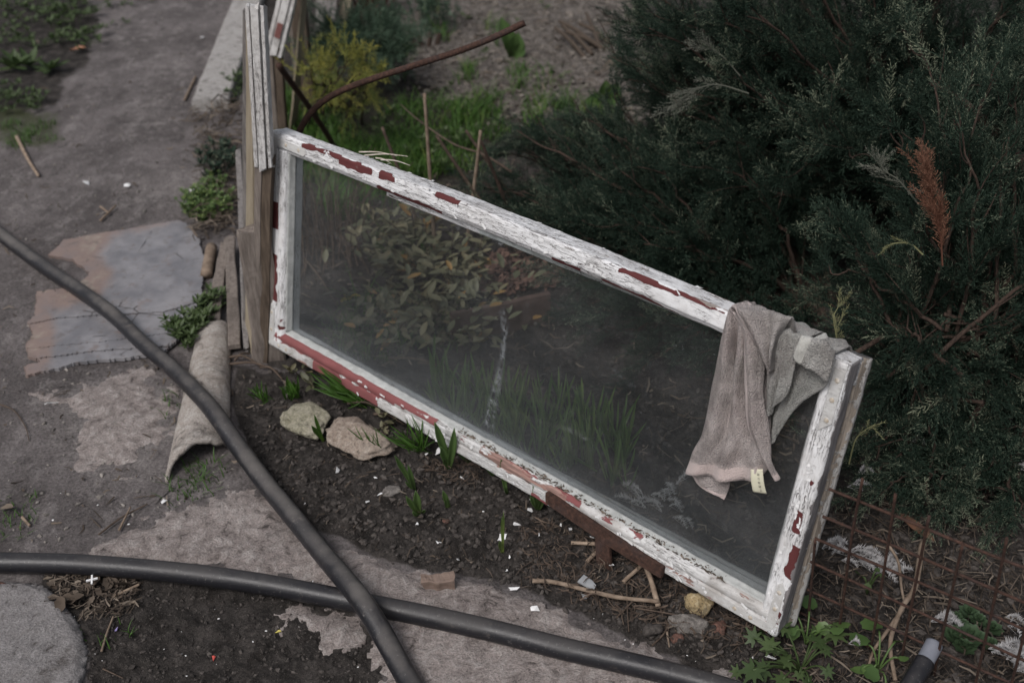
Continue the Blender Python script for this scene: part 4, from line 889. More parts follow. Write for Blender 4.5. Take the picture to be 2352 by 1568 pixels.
a = G(838, 68); t = MB().add(*tube(catmull([a, a+[-.04, 0, .25], a+[-.07, .02, .45]], 20), .008, 8)).obj('iron_rod', M['rust'], origin=tuple(a)); tag(t, 'thin dark rusty rod among the shrubs at the top, beside the tan board', 'steel bar')

# ------------------------------------------------------------------ JUNIPERS
def plume_template(kind, seed):
    r = np.random.default_rng(seed); V, Fc, T = [], [], []; n = 0
    def tri(a, b, c, t):
        nonlocal n
        V.extend([a, b, c]); Fc.append([n, n+1, n+2]); T.extend([t, t, t]); n += 3
    def twig(p, d, Lg, w, needles, t0):
        side = unit(np.cross(d, r.normal(size=3))); e = p+d*Lg
        tri(p-side*w, p+side*w, e, .35)
        for k in range(needles):
            f = (k+.6)/needles; q = p+d*Lg*f; a = unit(np.cross(d, r.normal(size=3)))
            nd = unit(d*r.uniform(.75, 1.25)+a*r.uniform(.35, .8)); nl = (.0052 if kind else .0068)*r.uniform(.7, 1.3)*(1.15-.5*f)
            s_ = unit(np.cross(nd, r.normal(size=3)))*(.00085 if kind else .0007)
            tri(q-s_, q+s_, q+nd*nl, t0+r.uniform(-.12, .22)+.18*f)
    Lm = .085; d = np.array([0, 0, 1.]); p = np.zeros(3); nseg = 10
    for i in range(nseg):
        q = p+d*Lm/nseg; s_ = unit(np.cross(d, [1, .3, 0]))*.0011*(1-i/nseg*.7); V.extend([p-s_, p+s_, q+s_*.9, q-s_*.9]); Fc.append([n, n+1, n+2]); Fc.append([n, n+2, n+3]); T.extend([.1]*4); n += 4
        for sgn in (-1, 1):
            ph = r.uniform(-.9, .9)+(0 if sgn > 0 else math.pi); out = np.array([math.cos(ph), math.sin(ph), 0]); dd = unit(d*1.0+out*r.uniform(.6, 1.0))
            twig(q, dd, .030*(1-.6*i/nseg)*r.uniform(.6, 1.2), .0007, 7 if kind else 6, .35)
        d = unit(d+r.normal(size=3)*.10); p = q
    twig(p, d, .018, .0006, 6, .5)
    return np.array(V), np.array(Fc), np.array(T)
TPL = [plume_template(k % 2, 100+k) for k in range(4)]
def place(mb, tpl, O, Dv, sc, tint, jit=.1):
    """stamp template along directions Dv at O (vectorised)"""
    V, Fc, T = tpl; N = len(O)
    if N == 0: return
    Dv = Dv/np.linalg.norm(Dv, axis=1)[:, None]; R_ = rng.normal(size=(N, 3)); A = np.cross(Dv, R_); A /= np.linalg.norm(A, axis=1)[:, None]; B = np.cross(Dv, A)
    W_ = O[:, None]+sc[:, None, None]*(V[None, :, 0:1]*A[:, None]+V[None, :, 1:2]*B[:, None]+V[None, :, 2:3]*Dv[:, None])
    f = Fc[None]+(np.arange(N)*len(V))[:, None, None]
    mb.add(W_.reshape(-1, 3), f.reshape(-1, Fc.shape[1]), (T[None]+tint[:, None]+rng.normal(size=(N, 1))*jit).ravel())
def bez(a, b, c, n):
    t = np.linspace(0, 1, n)[:, None]; return (1-t)**2*a+2*t*(1-t)*b+t*t*c
def juniper(name, label, base, limbs, mat='juniper', plume=1.0, dens=1.0, bl=.20, lift=.25, limb_r=.011, tint=0.0, start=.30, group='juniper bushes beside the window', nb=12, trunk=None, outline=None, crotch=None):
    t = thing(name, label, 'juniper', base, group); O = np.array(base, float); wood = MB(); po, pd, ps, pt = [], [], [], []
    for li, tip in enumerate(limbs):
        tip = np.array(tip, float)
        if outline:
            for _ in range(30):
                pu, pv = proj(tip)
                if pu >= np.interp(pv, outline[0], outline[1])-8: break
                tip = tip+(O-tip)*.05
        root = (O if crotch is None else np.array(crotch))+np.array([rng.normal()*.07, rng.normal()*.07, 0 if crotch is None else rng.normal()*.06]); ln = np.linalg.norm(tip-root)
        mid = (root+tip)/2+np.array([rng.normal()*.05, rng.normal()*.05, lift*ln*rng.uniform(.5, 1.2)])
        c = bez(root, mid, tip, 26); c += np.stack([fbm(np.arange(26)*.4, li*3.3+k*9, o=2, seed=li)*.025 for k in range(3)], 1)*np.linspace(0, 1, 26)[:, None]
        wood.add(*tube(c, np.linspace(limb_r*(.6+.5*ln), .0016, 26), 6), tint=.3)
        ltint = rng.normal()*.07+tint
        tg = np.gradient(c, axis=0); tg /= np.linalg.norm(tg, axis=1)[:, None]
        k = max(4, int(.72*nb*dens*ln/.6))
        for s_ in np.linspace(start, .98, k):
            i = s_*25; i0 = int(i); p = c[i0]+(c[min(i0+1, 25)]-c[i0])*(i-i0); d = tg[i0]
            o = rng.normal(size=3); o -= (o@d)*d; o = unit(o); bd = unit(d*rng.uniform(.8, 1.1)+o*rng.uniform(.25, .62)+np.array([0, 0, .12])); L_ = bl*(1.12-.75*s_)*rng.uniform(.6, 1.2)
            e = p+bd*L_+np.array([0, 0, rng.uniform(-.02, .02)]); bc = bez(p, (p+e)/2+rng.normal(size=3)*.012, e, 7)
            wood.add(*tube(bc, np.linspace(.0024, .0008, 7), 3, cap=False), tint=.5)
            m_ = max(3, int(L_/.0115)); q = rng.uniform(.12, 1, m_); q[0] = .97
            for f in q:
                j = min(int(f*6), 5); pp = bc[j]+(bc[j+1]-bc[j])*(f*6-j); o2 = rng.normal(size=3); dd = unit(unit(bc[j+1]-bc[j])*rng.uniform(.8, 1.2)+o2*.33)
                if outline and proj(pp+dd*.05)[0] < np.interp(proj(pp+dd*.05)[1], outline[0], outline[1])+rng.normal()*14: continue
                po.append(pp); pd.append(dd); ps.append(plume*rng.uniform(.65, 1.15)); pt.append(ltint+.42*(f*s_)**2-.16+(.25 if rng.random() < .02 else 0))  # tint rises outward: pale young growth, plus lit tips painted into the colour
        for f in (.93, .97, 1.0) if not outline or proj(c[25])[0] > np.interp(proj(c[25])[1], outline[0], outline[1]) else (): po.append(c[min(25, int(f*25))]); pd.append(tg[-1]+rng.normal(size=3)*.15); ps.append(plume); pt.append(ltint)
    po, pd, ps, pt = map(np.array, (po, pd, ps, pt)); fo = MB(); w = rng.integers(0, len(TPL), len(po))
    for k in range(len(TPL)): mk = w == k; place(fo, TPL[k], po[mk]-O, pd[mk], ps[mk], pt[mk])
    cr = fo.obj('foliage', M[mat], t, smooth=False); tag(cr, kind='stuff')
    wood.v = [v-O for v in wood.v]; tag(wood.obj('branches', M['bark'], t), kind='stuff')
    for k, pts in enumerate(trunk or []):
        r0 = pts[0][3]; c = catmull([p[:3] for p in pts], 50)
        MB().add(*tube(c-O, np.interp(np.linspace(0, 1, 50), np.linspace(0, 1, len(pts)), [p[3] for p in pts]), 12, rough=.22, seed=k)).obj('limb', M['bark'], t)
    return t, len(po)
def ell(c, r, n, fn=None, shell=.55):
    out = []
    while len(out) < n:
        q = rng.normal(size=3); q = q/np.linalg.norm(q)*rng.uniform(shell, 1)**.6; p = np.array(c)+q*np.array(r)
        if p[2] < .04: p[2] = rng.uniform(.04, .15)
        if fn is None or fn(p): out.append(p)
    return out
def behind(p, m=.10):                    # keeps branches behind the window's plane where the window stands
    q = loc(p); return q[1] > m or q[0] > WID+.05
tot = 0
def limb_pts(pts): return [(*at_y(u, v, y), r) for u, v, y, r in pts]
b1 = G(1800, 700); _, k = juniper('juniper_bush', 'low spreading dark juniper reaching left behind the middle of the window', b1,
    ell((.42, 2.85, .22), (.60, .55, .26), 60, lambda p: behind(p, .16) and proj(p)[0] < 1850)+[at_y(1075, 400, 3.0), at_y(1110, 330, 3.15), at_y(1160, 430, 2.8), at_y(1210, 300, 3.2), at_y(1090, 470, 2.75), at_y(1330, 250, 3.4), at_y(1250, 620, 2.5), at_y(1380, 760, 2.25), at_y(1500, 830, 2.1), at_y(1300, 540, 2.6), at_y(1420, 690, 2.35), at_y(1350, 640, 2.4), at_y(1480, 730, 2.2), at_y(1560, 760, 2.1), at_y(1640, 800, 2.0), at_y(1700, 840, 1.95), at_y(1780, 870, 1.9), at_y(1600, 700, 2.2), at_y(1500, 640, 2.4), at_y(1420, 600, 2.5), at_y(1320, 700, 2.35)], start=.22, bl=.22, lift=.10, outline=([-400, 0, 100, 200, 250, 300, 370, 450, 520, 600, 700], [1380, 1395, 1400, 1425, 1360, 1180, 1075, 1070, 1120, 1200, 1250])); tot += k
b2 = G(2080, 560); _, k = juniper('juniper_bush', 'largest dark green juniper filling the upper right behind the window', b2,
    ell((1.0, 2.85, .55), (.80, .70, .45), 115, lambda p: behind(p, .12))+[at_y(1390, 40, 3.3), at_y(1430, 140, 3.1), at_y(1560, 235, 2.7), at_y(1590, 210, 2.7), at_y(1475, 60, 3.3), at_y(1700, 30, 3.0), at_y(1850, 20, 2.9), at_y(1900, 300, 2.3), at_y(1950, 350, 2.2)], start=.28, bl=.24, lift=.15, outline=([-400, 0, 100, 200, 250, 300, 370, 450, 520, 600, 700], [1380, 1395, 1400, 1425, 1360, 1180, 1075, 1070, 1120, 1200, 1250]),
    trunk=[limb_pts([(2420, 470, 2.0, .016), (2352, 381, 2.02, .013), (2268, 286, 2.05, .010), (2200, 225, 2.08, .007), (2135, 190, 2.1, .004)])]); tot += k
b3 = GP(2108, 1045); _, k = juniper('juniper_bush', 'bluish juniper with a bare crooked trunk at the right edge over the wire mesh', b3,
    ell((1.02, 2.0, .50), (.42, .38, .38), 62, lambda p: behind(p, .10) and p[2] > .16 and proj(p)[1] < 900)+[at_y(2040, 1100, 1.72), at_y(2120, 1130, 1.66), at_y(2230, 1125, 1.62), at_y(1985, 1010, 1.85), at_y(2190, 1060, 1.7), at_y(2290, 1060, 1.7), at_y(2340, 1090, 1.68), at_y(2030, 660, 2.0), at_y(1930, 700, 2.05), at_y(2180, 640, 1.85), at_y(2150, 820, 1.75), at_y(2260, 760, 1.75), at_y(2080, 760, 1.8), at_y(1990, 850, 1.95), at_y(2040, 900, 1.95), at_y(2080, 980, 2.0), at_y(2010, 960, 2.0), at_y(2250, 900, 1.8), at_y(2320, 950, 1.8), at_y(2300, 860, 1.75)], tint=.05, start=.18, bl=.17, lift=.10, limb_r=.006, crotch=at_y(2185, 800, float(b3[1])-.02),
    trunk=[limb_pts([(2112, 1050, b3[1], .019), (2130, 1015, b3[1]-.01, .018), (2175, 965, b3[1]-.03, .017), (2190, 920, b3[1]-.05, .016), (2178, 850, b3[1]-.02, .011), (2170, 780, b3[1]+.02, .008), (2190, 700, b3[1]+.10, .004)]),
           limb_pts([(2150, 1000, b3[1]+.02, .012), (2230, 1010, b3[1]+.05, .011), (2330, 1030, b3[1]+.1, .010)])]); tot += k
_, k = juniper('juniper_bush', 'bare looking low juniper sprig leaning over the mesh at the far right edge', GP(2400, 1120), [at_y(2230, 1090, 1.62), at_y(2270, 1130, 1.6), at_y(2310, 1180, 1.58), at_y(2350, 1140, 1.6), at_y(2240, 1040, 1.7), at_y(2300, 1060, 1.7), at_y(2340, 980, 1.7), at_y(2380, 900, 1.75), at_y(2340, 860, 1.75)], tint=.08, start=.3, bl=.14, lift=.3); tot += k
_, k = juniper('juniper_branch', 'low bluish juniper sprays hanging over the top of the wire mesh', GP(2200, 1040), [at_y(*q) for q in ((1985, 1010, 1.74), (1975, 1070, 1.70), (2040, 1095, 1.64), (2110, 1150, 1.60), (2180, 1175, 1.58), (2235, 1150, 1.58), (2080, 1050, 1.68), (2140, 1080, 1.66), (2205, 1100, 1.64), (2050, 1020, 1.74), (2130, 1020, 1.74), (2150, 1130, 1.62), (2010, 1040, 1.70))], tint=.12, start=.22, bl=.12, lift=.18, limb_r=.005); tot += k
# dead and pale sprays on the bushes: each hangs in its bush
def spray(name, pts, y, mat, label, n=26, sc=.7, tint=.3, spread=.35):
    c = catmull([at_y(u, v, y+(k*.01)) for k, (u, v) in enumerate(pts)], 30); O = c[0].copy(); m = MB(); m.add(*tube(c-O, np.linspace(.0017, .0007, 30), 5), tint=.2)
    tg = np.gradient(c, axis=0); tg /= np.linalg.norm(tg, axis=1)[:, None]; ii = (rng.uniform(.1, 1, n)**.8*29).astype(int)
    for k in range(4): mk = np.arange(n) % 4 == k; place(m, TPL[k], c[ii[mk]]-O, tg[ii[mk]]+rng.normal(size=(mk.sum(), 3))*spread, np.full(mk.sum(), sc)*rng.uniform(.7, 1.2, mk.sum()), np.full(mk.sum(), tint))
    o = m.obj(name, M[mat], smooth=False); o.location = tuple(O); tag(o, label, 'branch'); tag(o, kind='stuff') if False else None
spray('dead_spray', [(2165, 610), (2160, 540), (2145, 470), (2130, 400)], 1.70, 'deadspray', 'rust brown dead juniper spray standing out of the right bush', 46, .72, .3, .16)
M['paleyellow'] = m_leaf('yellowed juniper', (.12, .12, .06), (.26, .26, .13), (.42, .40, .22), .7, .15)
spray('yellow_sprig', [(1925, 830), (1922, 780), (1915, 730), (1925, 705)], 1.62, 'paleyellow', 'yellowed juniper sprig rising right behind the towel', 9, .45, .2)
spray('yellow_sprig', [(1950, 1065), (1965, 1010), (1990, 985), (2010, 975)], 1.66, 'paleyellow', 'yellowed juniper sprig beside the right window stile', 5, .35, .2)
spray('yellow_sprig', [(2290, 480), (2235, 440), (2225, 470), (2213, 500)], 1.8, 'paleyellow', 'small curved yellow juniper tip left of the dead brown spray', 5, .35, .1) if False else None
spray('yellow_sprig', [(2255, 430), (2230, 425), (2215, 455), (2208, 495)], 1.70, 'paleyellow', 'drooping yellow juniper tip right of the dead brown spray', 5, .3, .1) if False else None
spray('yellow_sprig', [(2120, 585), (2090, 560), (2050, 560), (2030, 575)], 1.72, 'paleyellow', 'yellow juniper tip left of the foot of the dead brown spray', 5, .3, .1)
M['greytip'] = m_leaf('greyed juniper', (.06, .065, .05), (.13, .135, .11), (.24, .24, .20), .8, .05)
spray('grey_spray', [(1720, 215), (1650, 195), (1600, 205), (1565, 230)], 2.3, 'greytip', 'dry grey juniper branch tip pointing left in the upper middle of the big bush', 12, .8, .2, .2)
spray('grey_spray', [(1700, 175), (1660, 130), (1630, 110)], 2.4, 'greytip', 'dry grey juniper branch tip just above the left pointing one', 8, .7, .1, .3)
spray('grey_spray', [(2110, 470), (2065, 415), (2035, 395), (2020, 370)], 1.85, 'greytip', 'curled grey juniper branch tip left of the dead brown spray', 14, .55, .2, .5)

# ------------------------------------------------------------------ small conifers and shrubs behind
_, _k = juniper('golden_conifer', 'small bright yellow green conifer behind the bent steel bar', G(790, 262), [at_y(*q) for q in ((700, 150, 3.3), (735, 158, 3.3), (775, 125, 3.35), (805, 128, 3.4), (845, 130, 3.4), (880, 165, 3.4), (830, 170, 3.3), (760, 175, 3.25), (850, 200, 3.4), (800, 150, 3.3))], mat='golden', plume=1.15, dens=.2, bl=.05, lift=.03, limb_r=.006, group=None, start=.35, tint=.42)
bpy.data.objects['golden_conifer']['category'] = 'conifer'
_, _k = juniper('pale_conifer', 'pale grey green feathery conifer behind the yellow one', G(840, 150), [at_y(*q) for q in ((730, 100, 3.9), (760, 70, 4.0), (800, 60, 4.1), (850, 55, 4.1), (895, 70, 4.1), (920, 95, 4.0), (740, 130, 3.8), (770, 115, 3.8), (860, 110, 3.9), (900, 130, 3.9), (830, 95, 3.9), (795, 90, 3.95))], mat='bluegreen', plume=1.5, dens=.8, bl=.14, lift=.15, limb_r=.006, group=None, start=.3, tint=.2)
bpy.data.objects['pale_conifer']['category'] = 'conifer'

def leaf_tpl(fold=.25, w=.36, pts=5, curl=.2):
    t = np.linspace(0, 1, pts); ww = np.sin(np.pi*np.clip(t*.93+.05, 0, 1))**.8*w*.5; V = []
    for i in range(pts): z = curl*t[i]**2; V += [[t[i], -ww[i], z+ww[i]*fold*2], [t[i], 0, z], [t[i], ww[i], z+ww[i]*fold*2]]
    return np.array(V)*[1, 1, 1], grid_faces(pts, 3)
def put_leaves(mb, O, az, el, ln, tpl, tint):
    V, Fc = tpl
    for o, a, e, l, t in zip(O, az, el, ln, tint):
        c, s_, ce, se = math.cos(a), math.sin(a), math.cos(e), math.sin(e)
        R_ = np.array([[c*ce, -s_, -c*se], [s_*ce, c, -s_*se], [se, 0, ce]]); mb.add(V*l @ R_.T+o, Fc, t)
LT = leaf_tpl()
def leafy(name, label, cat, centres, n, r, size, mat, tint=(.1, .7), h=.05, group=None, stems=True):
    """small leafy plant or clump"""
    O = GP(*centres[0]); m = MB(); st = MB()
    for c in centres:
        p0 = GP(*c)
        for i in range(max(1, n//6)):
            a = rng.uniform(0, 6.28); q = r*math.sqrt(rng.random()); e = p0+np.array([math.cos(a)*q, math.sin(a)*q*1.0, rng.uniform(.3, 1)*h]); 
            if stems: st.add(*tube(np.array([p0+np.array([math.cos(a)*q*.4, math.sin(a)*q*.4, 0]), (p0+e)/2+[0, 0, .006], e])-O, .0012, 4, cap=False), tint=.2)
            k = 6; az = rng.uniform(0, 6.28)+np.arange(k)*6.28/k; put_leaves(m, np.repeat((e-O)[None], k, 0), az, rng.uniform(-.2, .9, k), size*rng.uniform(.7, 1.25, k), LT, rng.uniform(*tint, k))
    t = thing(name, label, cat, O, group); tag(m.obj('leaves', M[mat], t), kind='stuff')
    if stems: tag(st.obj('stems', M[mat], t), kind='stuff')
leafy('weed_patch', 'creeping green weeds at the top left corner beside the path', 'weeds', [(30, 25), (80, 15), (140, 30), (170, 60), (190, 40), (120, 60), (60, 60), (200, 90), (150, 95), (30, 100), (90, 110), (190, 110), (100, 35), (160, 15), (215, 25)], 60, .10, .026, 'weed', h=.05)
leafy('weed_patch', 'small green weeds at the left edge above the mossy patch', 'weeds', [(20, 235), (60, 240), (10, 215), (80, 250), (5, 255)], 48, .07, .022, 'weed', h=.04)
leafy('broad_leaf_plant', 'flat plant with broad olive leaves at the left edge', 'plant', [(20, 170), (60, 165), (95, 175)], 12, .06, .075, 'weed', (.1, .5), h=.03)
leafy('weed_patch', 'tiny green weeds on the path edge right of the brown dry leaf', 'weeds', [(265, 18), (285, 55), (300, 12), (345, 5), (250, 60)], 14, .04, .018, 'weed', h=.015)
leafy('mossy_plant', 'bushy bright green stonecrop clump beside the beige panel above the grey sheet', 'plant', [(450, 470), (475, 460), (500, 440), (520, 475), (440, 495), (470, 510), (510, 500), (485, 485)], 260, .04, .0105, 'shoot', (.3, .95), h=.06)
leafy('dark_ivy', 'dark green small leaved plant behind the stonecrop clump', 'plant', [(480, 395), (505, 375), (520, 410), (500, 420), (530, 385)], 70, .05, .022, 'juniper', (.2, .8), h=.08)
leafy('weed_patch', 'feathery green weed growing over the edge of the grey sheet near the laths', 'weeds', [(415, 765), (435, 775), (450, 755), (470, 740), (490, 720), (430, 795), (465, 765), (500, 705)], 60, .035, .022, 'weed', (.2, .8), h=.045)
leafy('weed_patch', 'green weeds growing along the back of the concrete kerb', 'weeds', [(540, 190), (555, 160), (530, 215), (545, 240), (560, 200)], 50, .05, .02, 'weed', h=.05)
leafy('green_shrub', 'small pale green shrub near the top centre', 'shrub', [(965, 85), (990, 70), (1015, 60), (1035, 75), (980, 60)], 90, .08, .022, 'bluegreen', (.3, .9), h=.22)
leafy('low_weed', 'rosette of small green leaves below the brown pruned stems at the top right', 'weeds', [(1395, 195)], 8, .03, .03, 'weed', h=.02) if False else None

leafy('weed_patch', 'scattered small weeds on the pale soil beyond the grass', 'weeds', [(930, 190), (1010, 210), (1090, 130), (1150, 230), (1230, 250), (1180, 60), (1060, 50), (900, 250), (1290, 180), (1330, 270), (1250, 20), (990, 30)], 16, .05, .022, 'weed', (.2, .9), h=.03)
leafy('weed_patch', 'low bushy weeds in the grass just behind the window top rail', 'weeds', [(760, 300), (820, 330), (900, 330), (960, 380), (1010, 400), (870, 290), (700, 270), (1040, 350), (780, 260)], 46, .07, .022, 'weed', (.2, 1.0), h=.08)
def blades(mb, O, n, r, hgt, w=.0035, lean=.35, tint=(.1, .8), O0=np.zeros(3), az0=None):
    for i in range(n):
        a = rng.uniform(0, 6.28); q = r*math.sqrt(rng.random()); p = np.array(O)+[math.cos(a)*q, math.sin(a)*q, 0]
        h = hgt*rng.uniform(.5, 1.2); az = rng.uniform(0, 6.28) if az0 is None else az0+rng.normal()*.5; l = h*lean*rng.uniform(.2, 1.6); d = np.array([math.cos(az), math.sin(az), 0]); s_ = np.array([-d[1], d[0], 0])*w*rng.uniform(.6, 1.2)
        k = [0, .35, .7, 1]; c = [p+d*l*t*t+np.array([0, 0, h*(t-.25*(lean)*t*t)]) for t in k]; ws = [1, .9, .6, .05]
        v = np.array([x for cc_, w_ in zip(c, ws) for x in (cc_-s_*w_, cc_+s_*w_)])-O0; mb.add(v, grid_faces(4, 2), rng.uniform(*tint))
gm = MB(); cnt = 0
GR = [((650, 200), (780, 330), 150), ((700, 330), (1000, 420), 240), ((880, 240), (1100, 400), 190), ((1100, 210), (1140, 260), 14), ((1000, 60), (1020, 110), 10), ((1180, 140), (1200, 220), 14), ((930, 90), (945, 140), 8), ((1120, 60), (1160, 110), 10), ((985, 0), (1000, 30), 8), ((1240, 170), (1260, 210), 6), ((1200, 230), (1330, 330), 60),
      ((1330, 250), (1420, 330), 30), ((650, 350), (720, 420), 30), ((740, 420), (900, 520), 60), ((1060, 150), (1090, 200), 14), ((1040, 260), (1160, 330), 50), ((860, 560), (1000, 620), 16), ((760, 700), (950, 830), 50), ((980, 740), (1100, 800), 16)]
for (u0, v0), (u1, v1), n_ in GR:
    for _ in range(int(n_*.8)): p = GP(rng.uniform(u0, u1), rng.uniform(v0, v1)); blades(gm, p, 9, .035, rng.uniform(.04, .10), .0020, .9, (.05, 1.0) if rng.random() < .3 else (.1, .7))
for u, v_, n_, h in ((40, 335, 30, .03), (100, 290, 30, .03), (20, 290, 30, .03), (60, 310, 40, .03), (120, 320, 20, .02), (20, 1215, 20, .02), (35, 1170, 14, .02), (430, 1100, 16, .03), (470, 1090, 18, .035), (455, 1120, 14, .025), (405, 935, 12, .03), (430, 1140, 12, .02), (250, 1500-50, 8, .02)):
    blades(gm, GP(u, v_), n_*2, .05, h, .0014, .8, (.2, .6))
tag(gm.obj('grass', M['grass']), 'short green grass tufts growing through the garden soil', 'grass', kind='stuff')

# ------------------------------------------------------------------ bulb shoots and other small plants, each with its own leaves
def strap_leaf(p0, p1, w, bend=.1, n=12, cup=.35):
    p0, p1 = np.array(p0), np.array(p1); d = p1-p0; Lg = np.linalg.norm(d); sd = unit(np.cross(d, [0.2, -1, .3])); up = unit(np.cross(sd, d)); V = []
    for i in range(n):
        t = i/(n-1); c = p0+d*t+up*bend*Lg*math.sin(t*math.pi)*.5; ww = w*(.55+.6*math.sin(min(1, t*1.4)*math.pi/2))*(1 if t < .7 else max(.06, 1-((t-.7)/.3)**1.7))*.5
        V += [c-sd*ww+up*ww*cup*2, c-sd*ww*.5+up*ww*cup*.6, c, c+sd*ww*.5+up*ww*cup*.6, c+sd*ww+up*ww*cup*2]
    return np.array(V), grid_faces(n, 5)
def shoot(name, label, base, tips, w, group='bulb shoots in the soil before the window', mat='shoot', tint=.3, cat='bulb shoot', dy=-.02):
    O = GP(*base, -.004); t = thing(name, label, cat, O, group)
    for k, tp_ in enumerate(tips):
        u, v_ = tp_[:2]; y = O[1]+dy+rng.uniform(-.01, .006); q = at_y(u, v_, y); o0 = np.array([rng.uniform(-.004, .004), rng.uniform(-.003, .003), 0])
        V, Fc = strap_leaf(o0, q-O, 1.2*w*(tp_[2] if len(tp_) > 2 else 1), rng.uniform(-.15, .15)); m = MB().add(V, Fc, np.repeat(np.linspace(tint+.35, tint-.1, 12), 5))
        o = m.obj('leaf', M[mat], t); s_ = o.modifiers.new('t', 'SOLIDIFY'); s_.thickness = .0009
def tp2(b): return [(696.8*0+588+ x*.3516, 827+y*.3516) for x, y in b]
def c3(x, y): return ((640+x/2.613)*.91875, (900+y/2.613)*.91875)
shoot('bulb_shoot', 'tallest thick shoot cluster standing against the window bottom rail', c3(1265, 705), [c3(1165, 400), c3(1205, 560), c3(1295, 440), (*c3(1225, 640), .8)], .012)
shoot('bulb_shoot', 'broad shoot right beside the tallest cluster', c3(1392, 655), [c3(1308, 430), c3(1350, 470), c3(1305, 560), (*c3(1412, 590), .7)], .011)
shoot('bulb_shoot', 'shoot cluster leaning on the rail behind the tallest one', c3(1295, 570), [c3(1210, 400), c3(1250, 430), c3(1310, 430)], .010)
shoot('bulb_shoot', 'narrow dark shoots left of the tallest cluster', c3(1178, 525), [c3(1095, 345), c3(1130, 390), c3(1180, 450)], .008)
shoot('bulb_shoot', 'two leaf shoot standing alone beside the half sunk stone', c3(1030, 838), [c3(905, 620), c3(992, 680), (*c3(975, 790), .7)], .008)
shoot('bulb_shoot', 'stubby yellow green shoot with cut tips', c3(1062, 1002), [(*c3(1042, 848), 1.3), c3(978, 884), (*c3(1105, 975), .7), (*c3(1020, 985), .7)], .009, tint=.5)
shoot('bulb_shoot', 'single small spear shoot right of the stubby shoot', c3(1252, 960), [(*c3(1220, 848), 1.2), (*c3(1240, 900), .9)], .007, tint=.45)
shoot('bulb_shoot', 'short dark shoot with reddish roots touching the rail', c3(1552, 748), [c3(1480, 650), c3(1515, 685)], .007)
shoot('bulb_shoot', 'single upright leaf shoot with brown roots exposed', c3(1634, 860), [(*c3(1600, 645), 1.1), (*c3(1622, 820), .7)], .008)
shoot('bulb_shoot', 'small dense shoot at the left end of the rusty bracket', c3(1850, 962), [c3(1808, 820), c3(1842, 790), c3(1790, 880), c3(1872, 890)], .008)
shoot('bulb_shoot', 'thin pale shoot with white paint chip behind it', c3(1606, 1248), [(*c3(1618, 985), .6), (*c3(1607, 1020), .5), (*c3(1590, 1180), 1)], .006, tint=.75)
shoot('seedling', 'two leaf grass seedling growing over the greenish stone', c3(440, 525), [c3(380, 352), (*c3(362, 425), 1.4)], .006, None, 'grass', .5, 'seedling')
def tuft(name, label, base, tips, w=.0028, n=22, mat='grass', spread=25, r=.012):
    O = GP(*base); t = thing(name, label, 'grass tuft', O); m = MB()
    for i in range(n):
        u, v_ = tips[i % len(tips)]; q = at_y(u+rng.normal()*spread*.5, v_+rng.normal()*spread*.4, O[1]-rng.uniform(0, .03)); o0 = rng.normal(size=3)*[r, r*.6, 0]
        V, Fc = strap_leaf(o0, q-O, w*rng.uniform(.6, 1.2), rng.uniform(-.1, .5), 8); m.add(V, Fc, rng.uniform(.15, .6))
    tag(m.obj('blades', M[mat], t), kind='stuff')
tuft('grass_tuft', 'fine grass tuft leaning on the rail left of the bulb shoots', c3(1070, 590), [c3(850, 450), c3(930, 480), c3(1000, 370), c3(1080, 420), c3(1110, 480)], n=36)
tuft('grass_tuft', 'sparse fine grass growing beside the pinkish stone', c3(800, 602), [c3(665, 425), c3(735, 470), c3(770, 500), c3(830, 560)], n=12, w=.002)
tuft('grass_tuft', 'thick green grass clump hanging out under the red part of the rail', c3(700, 265), [c3(370, 60), c3(440, 140), c3(400, 180), c3(560, 160), c3(600, 200), c3(680, 240)], n=60, w=.004, r=.03)
tuft('grass_tuft', 'small green weed tuft beneath the left corner of the window', c3(255, 245), [c3(150, 150), c3(200, 170), c3(290, 170), c3(230, 130)], n=14, w=.006)
tuft('grass_tuft', 'small green grass tuft beside the wooden post foot', c3(60, 265), [c3(0, 150), c3(20, 180), c3(70, 200), c3(-30, 200)], n=16, w=.003)

